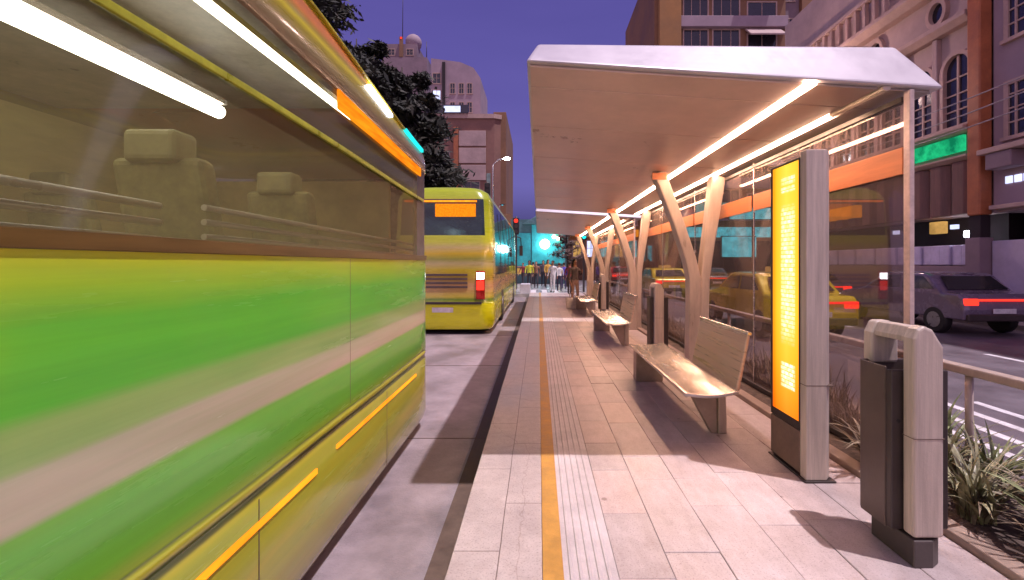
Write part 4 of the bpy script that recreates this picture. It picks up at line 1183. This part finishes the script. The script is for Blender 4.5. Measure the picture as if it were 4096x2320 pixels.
def signal(x, y, z, label, on):
    root = empty('traffic_light', (x, y, ROAD), label, 'traffic light', 'traffic lights at the far crossing')
    MB().tube([(x, y, ROAD), (x, y, z+.6)], .06, 8).build('post', M['darker_metal'], root)
    h = MB().box(x-.18, x+.18, y-.22, y-.062, z-.5, z+.5).build('housing', M['black'], root, .03)
    for k, m_ in enumerate(('red_lamp', 'amber', 'teal_lamp')):
        MB().tube([(x, y-.221, z+.32-.32*k), (x, y-.24, z+.32-.32*k)], .12, 12).build('lens', M[m_] if k == on else M['darker_metal'], h)
signal(-1.35, 27.5, 3.75, 'traffic light showing red at the far end of the yellow bus', 0)
signal(-3.3, 29.5, 6.2, 'tall traffic light showing green above the yellow bus', 2)
signal(2.5, 25.2, 3.3, 'traffic light beside the second shelter end', 2)
# concrete block at platform end
o = MB().prism([(-1.0, -.06), (-.42, -.06), (-.45, .42), (-.95, .42)], 'y', 24.0, 25.2).build('concrete_block', pmat('pale_concrete', (.62,.60,.66), .6, 0, .15, 3), None, .02)
tag(o, 'pale concrete block at the far end of the kerb', 'concrete block')

# ------------------------------------------------------------------ trees
def tree(loc, h, crown_r, seed, label, leaf, n_limb=22, leaves=7000, leafsize=.16, z_lo=.25, lean=(0, 0)):
    rnd = random.Random(seed); x, y, z = loc
    root = empty('tree', loc, label, 'tree', 'street trees')
    tr = MB(); top = Vector((x+lean[0], y+lean[1], z+h))
    tr.tube([Vector(loc), Vector(loc).lerp(top, .35)+Vector((.1,0,0)), Vector(loc).lerp(top, .7), top], [h*.028, h*.02, h*.011, .03], 10)
    tips = []
    for k in range(n_limb):
        t = z_lo + (1-z_lo)*(k+.5)/n_limb
        b = Vector(loc).lerp(top, t*.96)
        a = k*2.4 + rnd.uniform(-.4,.4); L = crown_r*(1.1-t*.75)*rnd.uniform(.65, 1.15)
        mid = b + Vector((math.cos(a)*L*.5, math.sin(a)*L*.5, L*.12)); e = b + Vector((math.cos(a)*L, math.sin(a)*L, L*rnd.uniform(.0,.35)))
        tr.tube([b, mid, e], [h*.009*(1.2-t), h*.006*(1.2-t)+.01, .012], 6)
        for q in range(5): tips.append((b.lerp(mid, .4+.6*q/4) if q < 2 else mid.lerp(e, (q-1)/3), L*.24*rnd.uniform(.7,1.2)))
        for s_ in range(2):
            aa = a + rnd.choice((-1,1))*rnd.uniform(.5,.9); e2 = mid + Vector((math.cos(aa)*L*.45, math.sin(aa)*L*.45, L*.2))
            tr.tube([mid, e2], [.03, .01], 5); tips.append((e2, L*.22)); tips.append((mid.lerp(e2,.6), L*.2))
    tr.build('trunk', M['bark'], root)
    cr = MB()
    for k in range(leaves):
        c, r = rnd.choice(tips)
        d = Vector((rnd.gauss(0,1), rnd.gauss(0,1), rnd.gauss(0,.6)))
        p = c + d*r*.62
        u = Vector((rnd.gauss(0,1), rnd.gauss(0,1), rnd.gauss(0,.6))).normalized(); v = u.orthogonal().normalized()
        s_ = leafsize*rnd.uniform(.5, 1.5)
        cr.add([p-u*s_, p+v*s_*.35, p+u*s_*1.3, p-v*s_*.35], [(0,1,2,3)], 0 if rnd.random() < .7 else 1)
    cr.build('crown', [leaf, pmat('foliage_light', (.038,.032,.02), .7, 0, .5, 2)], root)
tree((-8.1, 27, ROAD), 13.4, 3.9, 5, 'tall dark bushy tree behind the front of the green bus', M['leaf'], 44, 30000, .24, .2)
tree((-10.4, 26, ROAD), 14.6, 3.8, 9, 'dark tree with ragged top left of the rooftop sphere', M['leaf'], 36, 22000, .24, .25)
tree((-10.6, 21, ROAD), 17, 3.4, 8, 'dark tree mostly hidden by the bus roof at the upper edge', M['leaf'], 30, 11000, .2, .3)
tree((1.9, 31, -.06), 4.8, 1.5, 11, 'small pinkish lit tree in front of the far shops', pmat('pink_lit_foliage', (.24,.14,.12), .7, 0, .5, 3), 14, 2600, .08, .35)  # pink light on the crown is put into the leaf colour

# ------------------------------------------------------------------ people at the far crossing
skin_tones = [lin(200,150,120), lin(150,104,80), lin(214,170,142)]
def person(loc, h, face, top, legs, hair, label, stride=.12, armpose=0, seed=0, longhair=False, seated=False):
    rnd = random.Random(seed)
    k = h/1.75
    P = {}
    J = dict(pelvis=(0,0,.95), waist=(0,0,1.08), chest=(0,.01,1.30), neckb=(0,0,1.46), neck=(0,-.01,1.52), chin=(0,-.025,1.57), face=(0,-.03,1.645), crown=(0,0,1.72))
    R_ = dict(pelvis=(.155,.11), waist=(.135,.10), chest=(.165,.115), neckb=(.07,.065), neck=(.052,.055), chin=(.062,.07), face=(.076,.09), crown=(.055,.07))
    E = [('pelvis','waist'),('waist','chest'),('chest','neckb'),('neckb','neck'),('neck','chin'),('chin','face'),('face','crown')]
    for s, nm in ((-1,'L'),(1,'R')):
        st = stride*s
        J['hip'+nm] = (.09*s, 0, .88); R_['hip'+nm] = (.09,.09)
        if seated:
            J['knee'+nm] = (.10*s, -.44, .52-.0); J['ank'+nm] = (.10*s, -.46, .10); J['toe'+nm] = (.11*s, -.62, .045)
        else:
            J['knee'+nm] = (.095*s, -.03-st*.6, .49); J['ank'+nm] = (.095*s, .02-st, .09); J['toe'+nm] = (.11*s, -.14-st, .035)
        R_['knee'+nm] = (.06,.06); R_['ank'+nm] = (.042,.045); R_['toe'+nm] = (.04,.03)
        E += [('pelvis','hip'+nm),('hip'+nm,'knee'+nm),('knee'+nm,'ank'+nm),('ank'+nm,'toe'+nm)]
        J['sho'+nm] = (.185*s, .01, 1.40); R_['sho'+nm] = (.065,.06)
        if armpose == 1 and s > 0:
            J['elb'+nm] = (.25*s, -.02, 1.14); J['wri'+nm] = (.17*s, -.24, 1.26); d = Vector((-.03*s,-.05,.06))
        else:
            J['elb'+nm] = (.25*s, .03+st*.4, 1.13); J['wri'+nm] = (.26*s, -.05+st*.9, .89); d = Vector((0,-.02,-.075))
        R_['elb'+nm] = (.042,.042); R_['wri'+nm] = (.028,.024)
        E += [('chest','sho'+nm),('sho'+nm,'elb'+nm),('elb'+nm,'wri'+nm)]
        w_ = Vector(J['wri'+nm]); J['palm'+nm] = tuple(w_+d); R_['palm'+nm] = (.036,.018); E.append(('wri'+nm,'palm'+nm))
        for q in range(4):
            J['f%d'%q+nm] = tuple(w_+d*(2.1-.15*abs(q-1))+Vector((0, (q-1.5)*.019, 0))); R_['f%d'%q+nm] = (.009,.009); E.append(('palm'+nm, 'f%d'%q+nm))
        J['th'+nm] = tuple(w_+d*1.1+Vector((-.012*s,-.05,0))); R_['th'+nm] = (.01,.01); E.append(('wri'+nm,'th'+nm))
    if seated:
        for key in J:
            if not key.startswith(('knee','ank','toe')): J[key] = (J[key][0], J[key][1], J[key][2]-.42)
    names = list(J); idx = {n_: i for i, n_ in enumerate(names)}
    me = bpy.data.meshes.new('tmp'); me.from_pydata([Vector(J[n_])*k for n_ in names], [(idx[a], idx[b]) for a, b in E], [])
    ob = bpy.data.objects.new('tmp', me); COL.objects.link(ob)
    sm = ob.modifiers.new('skin', 'SKIN'); sm.use_smooth_shade = True
    lay = me.skin_vertices[0] if me.skin_vertices else None
    if lay is None:
        bm = bmesh.new(); bm.from_mesh(me); bm.verts.layers.skin.verify(); bm.to_mesh(me); bm.free(); lay = me.skin_vertices[0]
    for i, n_ in enumerate(names):
        lay.data[i].radius = tuple(v*k for v in R_[n_]); lay.data[i].use_root = (n_ == 'pelvis')
    sb = ob.modifiers.new('sub', 'SUBSURF'); sb.levels = 1; sb.render_levels = 1
    dg = bpy.context.evaluated_depsgraph_get(); dg.update()
    bme = bpy.data.meshes.new_from_object(ob.evaluated_get(dg))
    bpy.data.objects.remove(ob)
    sk = pmat('skin', rnd.choice(skin_tones), .5, 0, .1, 10)
    tm = pmat('clothing_top', tuple(min(.85, c*1.7+.02) for c in top), .8, 0, .25, 12); lm = pmat('trousers', tuple(min(.8, c*1.5+.02) for c in legs), .8, 0, .25, 12); sh = M['black']
    for m_ in (sk, tm, lm, sh): 
        bme.materials.append(m_)
    zo = -.42 if seated else 0
    for p in bme.polygons:
        c = p.center/k; zc = c.z
        p.use_smooth = True
        if zc > 1.475+zo: mi = 0
        elif abs(c.x) > .20 and zc < .90+zo: mi = 0
        elif armpose == 1 and c.y < -.20 and zc > 1.0 and not seated: mi = 0
        elif zc > .96+zo: mi = 1
        elif zc < .10: mi = 3
        else: mi = 2
        p.material_index = mi
    root = empty('person', loc, label, 'person', 'people waiting and walking at the far end'); root.rotation_euler = (0, 0, face)
    b = bpy.data.objects.new('body', bme); COL.objects.link(b); b.parent = root
    # hair cap and face
    zo *= k
    hm = pmat('hair', hair, .6, 0, .3, 20)
    def child(name, mb, mat):
        me_ = bpy.data.meshes.new(name); me_.from_pydata(mb.v, [], mb.f); me_.materials.append(mat)
        for p in me_.polygons: p.use_smooth = True
        o_ = bpy.data.objects.new(name, me_); COL.objects.link(o_); o_.parent = root; return o_
    hb = MB().ball((0, .018*k, 1.685*k+zo), .092*k, 12, 8, 0, .95)
    if longhair: hb.ball((0, .06*k, 1.56*k+zo), .085*k, 10, 8, 0, 1.7)
    child('hair', hb, hm)
    fb = MB()
    for s in (-1, 1): fb.ball((.03*s*k, -.112*k, 1.645*k+zo), .011*k, 6, 4)
    child('eye', fb, M['black'])
    child('nose', MB().ball((0, -.122*k, 1.62*k+zo), .014*k, 6, 5, 0, 1.4), sk)
    child('mouth', MB().ball((0, -.108*k, 1.585*k+zo), .018*k, 8, 4, 0, .35), pmat('lips', (.30,.10,.09), .5))
    return root
PG = -.06
def px(d, Y): return (d-1352)/1143*Y
crowd = [
 (1388, 24.6, 1.72, 'person in a long white top and white trousers walking at the platform end', lin(214,200,196), lin(206,190,196), 0),
 (1375, 26.5, 1.76, 'person in a yellow brown coat behind the one in white', lin(176,140,60), lin(60,44,30), 0),
 (1404, 25.2, 1.66, 'person in a bright pale top and dark skirt right of the one in white', lin(206,206,220), lin(34,28,52), 0),
 (1418, 26.2, 1.62, 'person in a blue purple jacket near the small lit tree', lin(64,52,140), lin(46,38,70), 1),
 (1361, 27.5, 1.70, 'person in a dark grey coat left of the white dressed one', lin(70,62,68), lin(36,32,38), 0),
 (1349, 28.2, 1.74, 'person in a brown jacket at the middle of the crossing', lin(112,76,58), lin(44,38,44), 0),
 (1337, 29.0, 1.68, 'person in an ochre jacket on the left of the crossing', lin(170,130,40), lin(52,42,44), 1),
 (1326, 29.6, 1.72, 'person in a lime yellow jacket, second from left', lin(168,170,40), lin(40,34,40), 0),
 (1315, 30.2, 1.70, 'person in a dark red coat, leftmost of the crowd', lin(110,36,40), lin(36,28,34), 0),
 (1430, 22.0, 1.60, 'person in a maroon coat beside the second shelter columns', lin(96,34,40), lin(40,26,34), 0),
]
for i, (d, Y, h, lab, t_, l_, ap) in enumerate(crowd):
    if i not in (0, 9): Y += (0, 2.8, .4, 1.6, 4.2, 1.2, 5.0, -.6, 3.4)[i]; h *= (1, 1.03, .96, 1, 1.05, .97, 1, 1.02, .95)[i]; d += (0, 1, 0, -2, 3, -3, 2, 3, -2)[i]
    z = PG if Y > PE else 0
    person((px(d, Y), Y, z), h, random.choice((0, .4, -.4, math.pi, 2.6, -2.7)), t_, l_, [lin(40,28,22), lin(24,18,18), lin(90,60,36)][i % 3], lab, .06+.10*(i % 3), ap, i, longhair=(i % 3 == 1))
# nearer person with dark hair in a pale coat at the bench side
person((px(1443, 16.2), 16.2, 0), 1.66, .5, lin(60,48,46), lin(120,92,80), lin(30,20,18), 'dark haired person standing on the platform before the second shelter columns', .05, 1, 40, longhair=True)
# bag on the platform beside them
root = empty('shopping_bag', (px(1437, 15.2), 15.2, 0), 'pale shopping bag standing on the platform near the dark haired person', 'bag')
x, y = root.location.x, root.location.y
MB().hexa([(x-.2,y-.1,0),(x+.2,y-.1,0),(x+.2,y+.1,0),(x-.2,y+.1,0),(x-.23,y-.09,.36),(x+.23,y-.09,.36),(x+.23,y+.09,.36),(x-.23,y+.09,.36)]).build('body', pmat('pale_bag', (.6,.52,.48), .6), root, .02)
MB().tube([(x-.1,y,.36),(x-.09,y,.5),(x,y,.55),(x+.09,y,.5),(x+.1,y,.36)], .01, 6).build('handle', M['bench_leg'], root)

# ------------------------------------------------------------------ render settings
S.render.engine = 'CYCLES'
S.view_settings.view_transform = 'Standard'; S.view_settings.look = 'None'; S.view_settings.exposure = 0; S.view_settings.gamma = 1
S.cycles.use_denoising = True
try: S.cycles.denoiser = 'OPENIMAGEDENOISE'
except Exception: pass
S.cycles.max_bounces = 8; S.cycles.transparent_max_bounces = 16; S.cycles.diffuse_bounces = 4; S.cycles.glossy_bounces = 4
S.cycles.sample_clamp_indirect = 6; S.cycles.caustics_reflective = False; S.cycles.caustics_refractive = False
